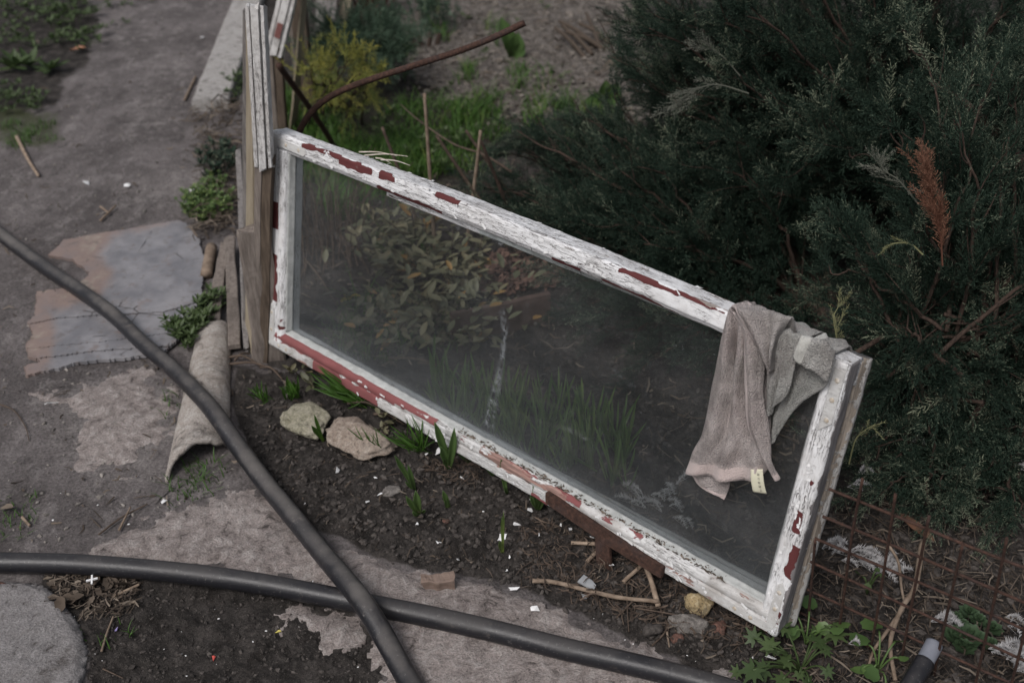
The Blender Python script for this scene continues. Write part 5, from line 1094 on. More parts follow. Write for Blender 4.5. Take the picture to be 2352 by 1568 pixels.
# euonymus: the leafy shrub seen through the glass, leaves one by one
def euonymus(name, label, areas, n, size, parts=True, sprig=None, hmax=.25):
    O = GP(*areas[0][:2]); t = thing(name, label, 'shrub', O); var = []
    for k in range(6):
        V, Fc = leaf_tpl(.18+.05*k, .42+.04*(k % 3), 6, .05+.05*k); me = MB().add(V, Fc, [.05, .2, .35, .5, .65, .95][k]).mesh('leaf'); me.materials.append(M['euon']); var.append(me)
    st = MB(); k = 0; rem = MB()
    while k < n:
        u, v_, ru, rv, hh = areas[rng.integers(len(areas))]; p = GP(u+rng.normal()*ru*.5, v_+rng.normal()*rv*.5); h = hh*rng.uniform(.3, 1); e = p+np.array([rng.normal()*.03, rng.normal()*.03-.02, h])
        st.add(*tube(bez(p, p+[0, 0, h*.6], e, 7)-O, .0014, 4, cap=False), tint=.3)
        for j in range(rng.integers(4, 8)):
            if k >= n: break
            f = rng.uniform(.35, 1); q = p+(e-p)*f; az = rng.uniform(0, 6.28); el = rng.uniform(-.3, .7); w_ = 5 if rng.random() < .07 else rng.integers(0, 5)
            o = bpy.data.objects.new('leaf', var[w_]); S.collection.objects.link(o); o.parent = t; o.location = tuple(q-O); o.rotation_euler = (rng.normal()*.4, -el, az); o.scale = (size*rng.uniform(.7, 1.25),)*3; k += 1
    if n > 100:
        for _ in range(650):
            u, v_, ru, rv, hh = areas[rng.integers(len(areas))]; p = GP(u+rng.normal()*ru*.6, v_+rng.normal()*rv*.6); h = hh*rng.uniform(.1, .9); e = p+np.array([rng.normal()*.03, rng.normal()*.03, h])
            put_leaves(rem, [e-O], [rng.uniform(0, 6.28)], [rng.uniform(-.3, .7)], [size*rng.uniform(.6, 1.1)], leaf_tpl(.2, .45, 5, .1), [rng.choice([.05, .2, .35, .5, .65, .95], p=[.2, .25, .2, .2, .1, .05])])
        tag(rem.obj('leaves', M['euon'], t), kind='stuff')
    tag(st.obj('stems', M['root'], t), kind='stuff')
euonymus('euonymus_shrub', 'leafy olive and cream euonymus shrub seen through the dusty glass', [(930, 640, 90, 50, .14), (1020, 620, 100, 60, .18), (1080, 700, 80, 50, .14), (960, 740, 120, 50, .12), (880, 780, 90, 40, .10), (1050, 780, 100, 40, .10), (900, 570, 60, 30, .10)], 298, .042)
euonymus('euonymus_sprig', 'little sprig with yellow and orange edged leaves under the window corner', [(668, 862, 30, 14, .05), (700, 872, 20, 10, .05), (640, 880, 16, 8, .03)], 16, .030)
euonymus('euonymus_sprig', 'withered greenish brown sprig climbing on the bottom rail', [(c3(880, 370)[0], c3(880, 420)[1], 24, 10, .06)], 14, .018)
def yellow_sprig(u, v_, y, label):
    q = at_y(u, v_, y); base = np.array([q[0]+.02, q[1]+.02, 0]); t = thing('yellow_leaf_sprig', label, 'sprig', base)
    c = bez(base, (base+q)/2+[0, 0, .03], q, 12); MB().add(*tube(c-base, .0015, 5)).obj('stem', M['root'], t)
    me = MB().add(*leaf_tpl(.2, .4, 6, .1), .9).mesh('leaf'); me.materials.append(M['golden2'])
    for j in range(9):
        o = bpy.data.objects.new('leaf', me); S.collection.objects.link(o); o.parent = t; f = rng.uniform(.6, 1); o.location = tuple(c[int(f*11)]-base); o.rotation_euler = (rng.normal()*.4, -rng.uniform(-.1, .9), rng.uniform(0, 6.28)); o.scale = (rng.uniform(.022, .034),)*3
M['golden2'] = m_leaf('yellow leaves', (.25, .22, .05), (.36, .28, .06), (.45, .36, .08), .5, .3)
yellow_sprig(798, 685, 2.45, 'bright yellow leaf sprig seen through the glass at the left')
yellow_sprig(1092, 790, 2.25, 'yellow green leaf sprig seen through the middle of the glass')

# dense green shoots behind the glass
for k, (u, v_) in enumerate([(1010+rng.uniform(-20, 430), 0) for _ in range(130)]):
    vv = 930+(u-1010)*.30+rng.uniform(-60, 70); O = GP(u, vv)
    if loc(O)[1] < .09: continue
    t = thing('green_shoot', 'slender green shoot in the dense row seen through the glass', 'bulb shoot', O, 'green shoots behind the glass')
    if k == 0: pass
    for j in range(rng.integers(2, 5)):
        q = np.array([rng.normal()*.025, rng.normal()*.02, rng.uniform(.05, .14)]); V, Fc = strap_leaf(rng.normal(size=3)*[.004, .003, 0], q, rng.uniform(.003, .0065), rng.uniform(-.15, .15), 8); MB().add(V, Fc, rng.uniform(.3, .8)).obj('leaf', M['shoot'], t)
# tulip like broad leaves in the far bed
def broad(u, v_, tips, label):
    O = GP(u, v_); t = thing('tulip_plant', label, 'plant', O)
    for tu, tv, w in tips:
        q = at_y(tu, tv, O[1]-.03); V, Fc = strap_leaf([0, 0, 0], q-O, w, .2, 12, .3); MB().add(V, Fc, .25).obj('leaf', M['shoot'], t)
broad(1175, 130, [(1150, 40, .05), (1190, 75, .06), (1165, 60, .05), (1205, 100, .05)], 'broad leaved green plant beyond the tip of the bent bar')
broad(1385, 235, [(1345, 230, .06), (1420, 190, .06), (1390, 185, .06), (1415, 225, .05)], 'broad leaved green plant at the edge of the large juniper')
# bare sticks standing in the grass behind the window
def stick(name, pts, r0, r1, mat, label, cat='stick', group=None, seg=7, rough=.12, tint=.5):
    c = catmull(pts, 26); o = MB().add(*tube(c, np.linspace(r0, r1, 26), seg, rough=rough, seed=int(abs(c[0][0])*1000)), tint=tint).obj(name, M[mat], origin=tuple(c[0])); tag(o, label, cat, group); return o
for (u0, v0, u1, v1, y, lb, mt) in ((990, 440, 975, 215, 2.75, 'tallest thin upright bare stick in the grass behind the window', 'stick'), (915, 395, 878, 292, 2.8, 'short dark leaning stick left of the tallest upright stick', 'root'),
        (1100, 450, 1003, 312, 2.7, 'dark stick leaning left, right of the tallest upright stick', 'root'), (1082, 480, 1104, 300, 2.7, 'reddish upright stick next to the juniper tips', 'stick'), (1145, 430, 1104, 322, 2.75, 'dark thick pruned stub leaning off the reddish stick', 'bark'), (1110, 360, 1070, 300, 3.0, 'short pruned twig stub further behind', 'root')):
    a = at_y(u0, v0, y); a[2] = min(a[2], .0); a = G(u0+ (u0-u1)*.15, v0+ 40) if False else a; b = at_y(u1, v1, y); d = unit(b-at_y(u0, v0, y)); a = at_y(u0, v0, y); a = a-d*(a[2]/max(d[2], .2)); stick('stick', [a, (a+b)/2+rng.normal(size=3)*.004, b], .0065, .0045, mt, lb)
stick('bare_branch', [at_y(1175, 395, 2.8), at_y(1110, 355, 2.85), at_y(1040, 330, 2.9), at_y(960, 275, 3.0), at_y(920, 240, 3.1)], .004, .0015, 'root', 'thin arching bare branch with yellow buds above the grass', 'branch')
for k, (u0, v0, u1, v1) in enumerate(((1290, 90, 1360, 130), (1275, 95, 1345, 140), (1330, 85, 1400, 105), (1300, 105, 1390, 120), (1345, 60, 1380, 120), (1285, 80, 1370, 112))):
    a, b = GP(u0, v0, .06), GP(u1, v1, .01); stick('pruned_stem', [a, (a+b)/2+[0, 0, .01], b], .008, .010, 'litter', 'green brown pruned stem of the cut back shrub at the top centre right', 'stick', 'pruned stems of the cut back shrub')
for k, (u0, v0, u1, v1) in enumerate(((955, 110, 938, 65), (1003, 105, 1010, 78), (968, 105, 960, 80), (985, 108, 990, 75))):
    a = G(u0, v0); b = at_y(u1, v1, a[1]); stick('pruned_stem', [a, (a+b)/2, b], .011, .010, 'bark', ('leftmost leaning', 'rightmost upright', 'second', 'third')[k]+' cut stub under the small pale green shrub', 'stick')
# twiggy red brown shrub at the top
O = GP(845, 40); t = thing('twiggy_shrub', 'bare red brown twiggy shrub at the top edge', 'shrub', O); m = MB()
for i in range(90):
    a = rng.normal(size=2)*.05; h = rng.uniform(.2, .5); e = np.array([a[0]*3, a[1]*3, h]); m.add(*tube(bez(np.array([a[0]*.5, a[1]*.5, 0]), e*.5+[0, 0, .03], e, 6), np.linspace(.004, .001, 6), 4, cap=False), rng.random())
tag(m.obj('twigs', simple('red brown twigs', (.07, .03, .02), (.16, .075, .05), 50, .9, 0), t), kind='stuff')
O = GP(740, 560); t = thing('twiggy_shrub', 'dark bare twiggy shrub seen through the left of the glass', 'shrub', O); m = MB()
for i in range(150):
    a = rng.normal(size=2)*[.10, .12]; h = rng.uniform(.05, .28); e = np.array([a[0]*1.3, a[1], h]); m.add(*tube(bez(np.array([a[0], a[1], 0]), e*.5+rng.normal(size=3)*.03, e, 6), np.linspace(.0022, .0007, 6), 4, cap=False), rng.random())
tag(m.obj('twigs', M['root'], t), kind='stuff')
# brown edging board behind the glass
a, b = G(1035, 720, .09), G(1262, 672, .09); o_ = plank('edging_board', a-[0, 0, .06], b-[0, 0, .06], .018, .12, simple('brown edging', (.05, .033, .027), (.10, .066, .055), 30, .85, .001), seed=5, warp=.003); tag(o_, 'reddish brown edging board seen through the middle of the glass', 'board')
# brown fabric or bark mulch heap above it

# ------------------------------------------------------------------ rusty wire mesh on the right
ga = GP(1928, 1455); gbp = G(2400, 1455+.41*472, 0); ld = unit((gbp-ga)*[1, 1, 0])
def cr(x, y): return ((1900+x/2.583)*.91875, (1100+y/2.583)*.91875)
r_ = ray(*cr(660, 240)); tt = ((ga-CAM)@ld)/(r_@ld); ptop = CAM+r_*tt; ud = unit(ptop-ga); nrm = unit(np.cross(ld, ud))
def onmesh(u, v):
    r = ray(u, v); return CAM+r*((ga-CAM)@nrm)/(r@nrm)
mesh_t = thing('wire_mesh', 'rusty welded wire mesh standing below the juniper at the lower right', 'wire mesh', ga)
rods = [((360, 640), (310, 1185)), ((665, 240), (508, 1250)), ((878, 340), (690, 1480)), ((1095, 480), (880, 1660)), ((1312, 660), (1085, 1760)), ((1598, 622), (1350, 1760)), ((1760, 900), (1560, 1900))]
hors = [((440, 322), (1900, 905)), ((400, 498), (1900, 1140)), ((350, 640), (1900, 1325)), ((320, 790), (1900, 1520)), ((270, 955), (1900, 1700)), ((240, 1110), (1700, 1800)), ((700, 1470), (1500, 1880))]
for k, (a, b) in enumerate(rods+hors):
    pa_, pb_ = onmesh(*cr(*a)), onmesh(*cr(*b)); off = nrm*(.0024 if k < len(rods) else -.0024)
    c = catmull([pa_, (pa_*2+pb_)/3+rng.normal(size=3)*.0015, (pa_+2*pb_)/3+rng.normal(size=3)*.0015, pb_], 30)+off-ga
    MB().add(*tube(c, .0024, 8, rough=.1, seed=k)).obj('wire', M['rust'], mesh_t)

# ------------------------------------------------------------------ ground plants at the lower right
def lobed(scale, seed):
    r = np.random.default_rng(seed); bm_v, bm_f = [[0, 0, 0]], []; n = 7; ang = np.linspace(-2.3, 2.3, n); k = 1; T_ = []
    for a in ang:
        Lb = (1-.22*abs(a)/2.3)*r.uniform(.85, 1.1)
        for sub, l2 in ((-.20, .62), (0, 1.0), (.20, .62)):
            aa = a+sub; d = np.array([math.cos(aa), math.sin(aa)]); s_ = np.array([-d[1], d[0]])
            pts = [d*.15*Lb-s_*.03, d*.62*l2*Lb-s_*.10, d*.93*l2*Lb-s_*.055, d*l2*Lb, d*.90*l2*Lb+s_*.06, d*.62*l2*Lb+s_*.10, d*.15*Lb+s_*.03]
            i0 = len(bm_v); bm_v += [[*p, .10*np.linalg.norm(p)**2*math.cos(a*2)+(.025 if j in (1, 5) else 0)] for j, p in enumerate(pts)]; bm_f += [[i0, i0+1, i0+5], [i0, i0+5, i0+6], [i0+1, i0+2, i0+4], [i0+1, i0+4, i0+5], [i0+2, i0+3, i0+4], [0, i0, i0+6]]
    return np.array(bm_v), np.array(bm_f)
def geranium(name, label, base, tips, size, seed, mat='weed', shape='lobed'):
    O = GP(*base); t = thing(name, label, 'plant', O); mes = []
    for k in range(3):
        if shape == 'lobed': V, Fc = lobed(1, seed+k)
        else:
            a = np.linspace(0, 2*np.pi, 17)[:-1]; rr_ = .5*(1+.10*np.cos(a*7+k)); V = np.array([[.5, 0, .0]]+[[.5+r_*math.cos(q), r_*math.sin(q), .06*math.cos(2*q)+.05] for r_, q in zip(rr_, a)]); Fc = np.array([[0, i+1, (i+1) % 16+1] for i in range(16)])
        me = MB().add(V, Fc, .2+.2*k).mesh('leaf'); me.materials.append(M[mat]); mes.append(me)
    for k, (u, v_) in enumerate(tips):
        q = at_y(u, v_, O[1]+rng.uniform(-.03, .03)) if False else GP(u, v_, rng.uniform(.02, .06)); mid = (O+q)/2+[0, 0, .03]
        MB().add(*tube(bez(O, mid, q, 10)-O, .0018, 5)).obj('stalk', M[mat], t)
        d = q-O; az = math.atan2(d[1], d[0])+rng.normal()*.4; o = bpy.data.objects.new('leaf', mes[k % 3]); S.collection.objects.link(o); o.parent = t; o.location = tuple(q-O); o.rotation_euler = (rng.normal()*.45, rng.uniform(-.4, .5), az); s_ = size*rng.uniform(.55, 1.25); o.scale = (s_, s_, s_)
geranium('buttercup_plant', 'lobed leaf green plant at the foot of the window right corner', (1838, 1545), [(1725, 1500), (1730, 1545), (1762, 1520), (1750, 1570), (1790, 1490), (1800, 1560), (1810, 1512), (1885, 1540), (1905, 1500), (1890, 1580), (1850, 1600), (1790, 1600), (1720, 1590), (1870, 1465), (1690, 1560), (1740, 1480), (1775, 1545), (1830, 1575), (1865, 1520)], .027, 3)
geranium('round_leaf_plant', 'round leaved green plant tucked against the window right corner', (1850, 1480), [(1815, 1440), (1830, 1470), (1870, 1480), (1850, 1440), (1895, 1500), (1905, 1470), (1820, 1490)], .032, 9, 'shoot', 'round')
geranium('round_leaf_plant', 'round leaved green plant under the wire mesh beside the pipe end', (2015, 1545), [(1985, 1520), (2005, 1500), (2045, 1515), (2000, 1560), (2050, 1555), (1975, 1560), (2030, 1590)], .032, 12, 'shoot', 'round')
geranium('buttercup_plant', 'small green leaf cluster behind the upper left mesh cells', (1990, 1425-60), [(1975, 1350), (2000, 1355), (1985, 1375), (2010, 1370)], .018, 15, 'weed', 'round')
# sedum rosettes, each leaf a part
def rosette(u, v_, size, label, seed):
    O = GP(u, v_, .01); t = thing('stonecrop_rosette', label, 'succulent', O, 'stonecrop rosettes under the wire mesh'); V, Fc = leaf_tpl(.25, .75, 6, .35); me = MB().add(V, Fc, .15).mesh('leaf'); me.materials.append(M['sedum'])
    k = 0
    for ring, (n_, el, l) in enumerate(((8, .15, 1), (7, .5, .82), (6, .9, .6), (4, 1.25, .4))):
        for j in range(n_): o = bpy.data.objects.new('leaf', me); S.collection.objects.link(o); o.parent = t; o.location = (0, 0, .004+.004*ring); o.rotation_euler = (0, -el, j*6.28/n_+ring*.4+seed); o.scale = (size*l,)*3
M['sedum'] = m_leaf('stonecrop leaf', (.05, .085, .045), (.08, .13, .065), (.12, .18, .10), .45, .2)
for k, (x, y, s_, lb) in enumerate(((1330, 1165, .034, 'top rosette'), (1250, 1200, .028, 'upper left rosette'), (1390, 1210, .030, 'upper right rosette'), (1240, 1320, .040, 'leftmost rosette'), (1330, 1325, .050, 'largest rosette'), (1480, 1270, .034, 'rightmost rosette'), (1300, 1390, .036, 'lowest rosette'), (1470, 1370, .030, 'lower right rosette'), (1290, 1250, .03, 'rosette just above the largest'))):
    rosette(*cr(x, y), s_*.62, 'fresh green stonecrop, '+lb+' of the clump under the mesh', k)
# branches lying over the mesh
stick('dead_branch', [GP(*cr(980, 905), .10), GP(*cr(960, 1050), .09), GP(*cr(940, 1160), .08), GP(*cr(880, 1235), .07), GP(*cr(830, 1330), .05), GP(*cr(820, 1420), .03), GP(*cr(860, 1600), .02)], .0058, .0035, 'palestick' if 'palestick' in M else 'stick', 'thick pale forked dead branch lying across the mesh', 'branch')
stick('dead_branch', [GP(*cr(880, 1240), .06), GP(*cr(780, 1350), .04), GP(*cr(715, 1420), .02), GP(*cr(680, 1560), .015)], .004, .002, 'stick', 'side fork of the pale branch bending to the lower left', 'branch')
stick('dead_branch', [GP(*cr(800, 800), .05), GP(*cr(860, 910), .05), GP(*cr(880, 1080), .05), GP(*cr(900, 1180), .05)], .003, .0022, 'stick', 'thin dry stem left of the thick pale branch', 'branch')
V, Fc = leaf_tpl(.15, .22, 12, .1); bl_ = MB().add(V*.085, Fc, .45).obj('brown_leaf', simple('brown leaf', (.055, .026, .016), (.12, .058, .034), 40, .7, .0006)); p = GP(*cr(870, 590), .05); bl_.location = tuple(p); q = GP(*cr(1050, 710), .03); bl_.rotation_euler = (.5, .2, math.atan2(q[1]-p[1], q[0]-p[0])); tag(bl_, 'long curled brown leaf lying behind the wire mesh', 'leaf')

# ------------------------------------------------------------------ feathers
def feather_clump(u, v_, dz, n, size, label, ang=0.0, lying=True, spread=.5):
    O = GP(u, v_, dz); m = MB()
    for i in range(n):
        a = ang+rng.normal()*spread; p = rng.normal(size=3)*[size*.3, size*.3, .002]; L_ = size*rng.uniform(.6, 1.2); d = np.array([math.cos(a), math.sin(a), rng.uniform(0, .2)])
        for j in range(60):
            f = j/60; q = p+d*L_*f+[0, 0, .012*math.sin(f*3)]; s_ = np.array([-d[1], d[0], 0])*(1 if j % 2 else -1)*L_*.22*math.sin(.4+f*2.4)*rng.uniform(.5, 1.2)+d*L_*.08+np.array([0, 0, rng.uniform(-.002, .007)]); w = d*.0011
            m.add([q-w, q+w, q+s_], [[0, 1, 2]], rng.random())
        m.add([p, p+[0, .0007, .0007], p+d*L_], [[0, 1, 2]], .9)
    o = m.obj('feather_tuft', M['feather'], smooth=False); o.location = tuple(O); tag(o, label, 'feathers')
for x, y, n_, s_, a, lb in ((440, 790, 7, .040, .3, 'torn white feathers caught left of the second mesh wire'), (620, 850, 14, .042, -.3, 'largest white feather clump lying behind the mesh'), (760, 910, 10, .04, -.1, 'white feather tuft right of the largest clump'), (1600, 400, 6, .03, -1, 'fluffy white feather hanging in the right juniper'), (1240, 390, 5, .024, -.8, 'white down caught on the tip of the low juniper branch'),
                            (910, 260, 4, .026, 0, 'white feather scrap in the low juniper branch'), (600, 450, 3, .026, .4, 'small white feather beside the window stile'), (560, 550, 3, .03, -.5, 'thin white feather lying beside the window stile'), (1540, 1460, 10, .045, -.6, 'white feathers beside the lowest stonecrop rosette'), (1650, 1510, 12, .05, -.4, 'white feather clump in the lower right corner'), (1560, 1220, 3, .03, -.8, 'single white feather right of the stonecrop'),
                            (1130, 1240, 7, .035, -.5, 'white shreds lying on the grey collar of the pipe end'), (575, 1400, 2, .015, 0, 'tiny white feather scrap at the bottom by the mesh'), (1680, 500, 4, .03, 0, 'grey feather at the right picture edge')):
    feather_clump(*cr(x, y), .03 if y > 600 else .10, n_, s_, lb, a)
feather_clump(1520, 1130, .01, 5, .05, 'wispy white feather seen through the glass, upper part', -.9) ; feather_clump(1490, 1165, .01, 7, .05, 'wispy white feather seen through the glass, left tuft', 2.8); feather_clump(1540, 1185, .01, 4, .055, 'long narrow grey feather seen through the glass', -1.0, spread=.1)
feather_clump(1452, 405, .30, 3, .022, 'small bright white feather caught in the low juniper', 1)
# ------------------------------------------------------------------ loose bits on the soil
c4 = lambda x, y: ((1200+x/2.584)*.91875, (1100+y/2.584)*.91875)
stick('dry_stick', [GP(*c4(338, 935), .012), GP(*c4(480, 950), .014), GP(*c4(700, 1010), .016), GP(*c4(900, 1060), .018), GP(*c4(1150, 1095), .022)], .0048, .0040, 'stick', 'long brown dry stem lying below the rusty bracket', 'stick')
stick('straw_stick', [GP(*c4(1060, 845), .02), GP(*c4(1100, 960), .022), GP(*c4(1148, 1105), .014)], .0052, .0052, 'stick', 'pale split straw stick pointing down from the bracket end', 'stick', tint=.9)
stick('straw_stick', [GP(*c4(588, 690), .012), GP(*c4(740, 702), .014)], .004, .004, 'stick', 'short level straw stick left of the bracket leg', 'stick', tint=.9)
stick('straw_stick', [GP(*c4(692, 806), .010), GP(*c4(750, 752), .012)], .004, .004, 'stick', 'short slanted straw stick at the bracket leg', 'stick', tint=.9)
stick('straw_stick', [GP(*c4(922, 940), .010), GP(*c4(1050, 838), .016)], .004, .004, 'stick', 'straw stick slanting up to the bracket right end', 'stick', tint=.8)
stick('twig', [GP(*c4(1000, 1112), .012), GP(*c4(1200, 1165), .020), GP(*c4(1480, 1222), .02)], .0016, .0012, 'root', 'long thin twig lying in front of the stones', 'twig')
stick('twig', [GP(*c4(880, 1165), .008), GP(*c4(1010, 1060), .02), GP(*c4(1120, 945), .018)], .0018, .0014, 'root', 'dark thin twig crossing the long dry stem', 'twig')
stick('twig', [GP(*c4(960, 1250), .006), GP(*c4(950, 1120), .012), GP(*c4(945, 960), .014)], .0012, .0010, 'root', 'upright hair thin twig between stem and stones', 'twig')
stick('twig', [GP(*c4(1110, 1340), .006), GP(*c4(1190, 1270), .012), GP(*c4(1205, 1200), .014)], .0018, .0014, 'root', 'forked twig in front of the dark lump', 'twig')
stick('twig', [GP(*c4(1205, 1255), .008), GP(*c4(1222, 1350), .006)], .0024, .0012, 'stick', 'short straw pointing at the hose', 'twig')
stick('twig', [GP(40, 320, .01), GP(65, 370, .01), GP(90, 410, .01)], .007, .005, 'stick', 'pale straight stick lying on the path at the left', 'stick', tint=.9)
stick('twig', [GP(425, 235, .01), GP(450, 182, .01)], .005, .005, 'stick', 'short stick against the concrete kerb', 'stick')
stick('twig', [GP(232, 512, .008), GP(268, 478, .01)], .004, .003, 'stick', 'crossed pale twig on the path above the grey sheet', 'stick'); stick('twig', [GP(232, 480, .008), GP(252, 498, .014)], .004, .003, 'stick', 'second crossed pale twig above the grey sheet', 'stick')
stick('twig', [GP(210, 1322, .008), GP(270, 1314, .008)], .003, .003, 'stick', 'grey stick lying beside the second hose', 'twig') if False else None
stick('twig', [GP(248, 1333, .010), GP(290, 1324, .012), GP(364, 1333, .008)], .0028, .0022, 'stick', 'straight pale stick right of the leaf litter', 'twig')
stick('twig', [GP(262, 1374, .006), GP(322, 1350, .010)], .0030, .0026, 'stick', 'slanted straw below the straight pale stick', 'twig', tint=.9)
stick('twig', [GP(228, 1232, .006), GP(280, 1195, .008), GP(340, 1162, .006)], .002, .0014, 'root', 'long dark twig at the upper edge of the large slab', 'twig'); stick('twig', [GP(275, 1222, .006), GP(302, 1172, .010)], .0028, .0016, 'stick', 'short thick twig crossing the long dark one', 'twig')
stick('twig', [GP(0, 932, .006), GP(35, 950, .008), GP(60, 985, .006), GP(68, 1015, .004)], .0018, .0010, 'root', 'thin curved twig at the left edge by the stone patch', 'twig')
stick('twig', [GP(53, 1192, .006), GP(70, 1212, .006)], .0035, .003, 'stick', 'tiny brown stub at the left by the small grass', 'twig')
stick('twig', [GP(235, 1500, .006), GP(248, 1460, .008), GP(262, 1420, .006)], .0022, .0018, 'stick', 'straw standing off the flagstone edge', 'twig')
stick('twig', [GP(238, 1540, .006), GP(285, 1562, .006)], .0015, .001, 'root', 'thin twig at the bottom beside the flagstone', 'twig')
RL = ['short dark twig at the foot of the wooden laths', 'longer dark twig running from the laths to the window corner', 'crooked twig lying across the top of the half pipe', 'twig between wooden post and orange edged leaves', 'root piece behind the pinkish stone, near the rail',
      'root piece above the greenish stone under the red rail', 'long dry twig behind the glass above the green shoots', 'long pale stem lying behind the lower left glass', 'slanted stem on the ground behind the upper left glass', 'twig between euonymus shrub and edging board', 'twig at the upper edge of the euonymus shrub']
for k, (u0, v0, u1, v1) in enumerate(((525, 830, 600, 850), (530, 845, 640, 862), (540, 838, 575, 822), (600, 852, 650, 880), (860, 960, 930, 985), (800, 935, 880, 950), (1150, 920-20, 1290, 945), (880, 860-30, 1060, 870), (700, 600, 780, 720), (1020, 640, 1100, 600), (790, 590, 880, 560))):
    stick('twig', [GP(u0, v0, .012), GP((u0+u1)/2, (v0+v1)/2+rng.uniform(-6, 6), .025), GP(u1, v1, .012)], .0035, .002, 'root', RL[k], 'twig')
# wood chunk
a, b = GP(972, 1352, .016), GP(1040, 1346, .016); o_ = plank('wood_chunk', a, b, .024, .024, M['greywood'], seed=5, n=14, ragged=.006, warp=.005); o_.data.materials[0] = m_wood('chunk wood', (.13, .09, .07), (.24, .18, .15), (1, 9, 9)); tag(o_, 'short block of brown rotten wood lying on the stone slab', 'wood piece')
# glass shards
def shard(poly, label, z=.012, mat=None):
    p = np.array([GP(u, v_, z) for u, v_ in poly]); c = p.mean(0); n_ = len(p); v = np.concatenate([p-c, p-c-[0, 0, .003]]); f = [np.arange(n_)[None], (np.arange(n_)[::-1]+n_)[None], np.stack([np.arange(n_), np.arange(n_)+n_, (np.arange(n_)+1) % n_+n_, (np.arange(n_)+1) % n_], -1)]
    o = MB().add(v, f).obj('glass_shard', mat, smooth=False); o.location = tuple(c); tag(o, label, 'glass shard')
msh = simple('dusty glass shard', (.24, .25, .26), (.32, .33, .34), 50, .15, .0002); shard([c4(628, 950), c4(668, 905), c4(725, 945), c4(748, 975), c4(735, 1000), c4(690, 985)], 'grey broken glass piece beside the long dry stem', .016, msh); shard([c4(655, 1012), c4(700, 1018), c4(690, 1035), c4(668, 1038)], 'small glass piece in front of the long dry stem', .008, msh)
shard([(1590, 1420), (1603, 1428), (1607, 1440), (1600, 1441)], 'x', .01, msh) if False else None
# tile spacer cross
p = GP(218, 1353, .026); bm = bmesh.new(); w, l = .0016, .0105
for ang in (0, math.pi/2):
    M_ = Matrix.Rotation(ang, 4, 'Z') @ Matrix.Diagonal((2*l, 2*w, .003+.0002*ang, 1)); bmesh.ops.create_cube(bm, size=1, matrix=M_)
me = bpy.data.meshes.new('tile_spacer'); bm.to_mesh(me); bm.free(); me.materials.append(M['flake']); o = link('tile_spacer', me); o.location = tuple(p); o.rotation_euler = (.1, -.1, .25); tag(o, 'white plastic cross shaped tile spacer on the leaf litter', 'tile spacer')
# dry leaves
def dryleaf(u, v_, size, label, mat='litter', tint=.5, ang=None, group=None, w=.5):
    V, Fc = leaf_tpl(.3, w, 7, .15); o = MB().add((V-[.5, 0, 0])*size+rng.normal(size=V.shape)*size*.03, Fc, tint).obj('dry_leaf', M[mat]); o.location = tuple(GP(u, v_, .012)); o.rotation_euler = (rng.normal()*.3, rng.normal()*.2, rng.uniform(0, 6.28) if ang is None else ang); tag(o, label, 'leaf', group)
M['orangeleaf'] = simple('orange dry leaf', (.32, .15, .09), (.45, .25, .17), 30, .8, .0008)
dryleaf(182, 122, .07, 'curled orange brown dry leaf at the top left on the weeds edge', 'orangeleaf', ang=.2)
dryleaf(22, 1178, .035, 'pale brown dry leaf near the left edge above the second hose', 'litter', .85, -.3)
for k, (u, v_) in enumerate([(110+rng.normal()*0+rng.uniform(0, 180), 1325+rng.uniform(0, 75)) for _ in range(34)]):
    if u > 240 and v_ > 1370: continue
    dryleaf(u, v_, rng.uniform(.016, .034), 'brown crumpled leaf scrap in the litter between second hose and flagstone', 'litter', rng.uniform(.3, .8), None, 'leaf scraps by the flagstone', rng.uniform(.3, .7))
# white paint chips and shell bits
def chip(x, y, s_, label, group, dx=1.0, mat='flake', lift=.008):
    n_ = rng.integers(5, 8); a = np.sort(rng.uniform(0, 6.28, n_)); r = s_*rng.uniform(.6, 1.2, n_); v = np.stack([np.cos(a)*r*dx, np.sin(a)*r, rng.uniform(-1, 1, n_)*s_*.2], -1); v = np.concatenate([v, v-[0, 0, .0008], [[0, 0, s_*.15]]]); N = n_
    f = [[i, (i+1) % N, 2*N] for i in range(N)]+[[(i+1) % N, i, i+N] for i in range(N)]+[[(i+1) % N, i+N, (i+1) % N+N] for i in range(N)]
    o = MB().add(v, np.array(f)).obj('paint_chip', M[mat], smooth=False); o.location = tuple(GP(x, y, lift)); o.rotation_euler = (rng.normal()*.3, rng.normal()*.3, rng.uniform(0, 6)); tag(o, label, 'paint chip', group)
chip(773, 1085, .010, 'white paint chip lying in front of the pinkish stone', None); chip(1229, 1407, .009, 'leaf shaped white chip on the slab beside the second hose', None, 1.5); chip(377, 1157, .007, 'white chip on the path above the large slab', None); chip(1152, 1241, .011, 'white chip behind the thin pale shoot', None); chip(1006, 1043, .009, 'greyish paper scrap left of the tallest shoots', None)
chip(1403, 1300, .011, 'curled white flake at the foot of the bracket leg', None, .6); chip(1361, 1240, .008, 'curled white flake against the bracket leg top', None, .6); chip(1205, 1133, .010, 'white flake fallen from the rail', None); chip(120, 931, .009, 'white oval pebble on the pale stone patch', None, 1.6); chip(445, 437, .012, 'white scrap beside the stonecrop clump', None, 1.4)
chip(200, 425, .016, 'greyish white pebble on the path', None); chip(298, 435, .016, 'flat pale stone lying on the path above the grey sheet', None, 1.5); chip(1768, 1515, .010, 'white shell piece by the lobed plant', None); chip(462, 90, .014, 'white pebble on the far path', None)
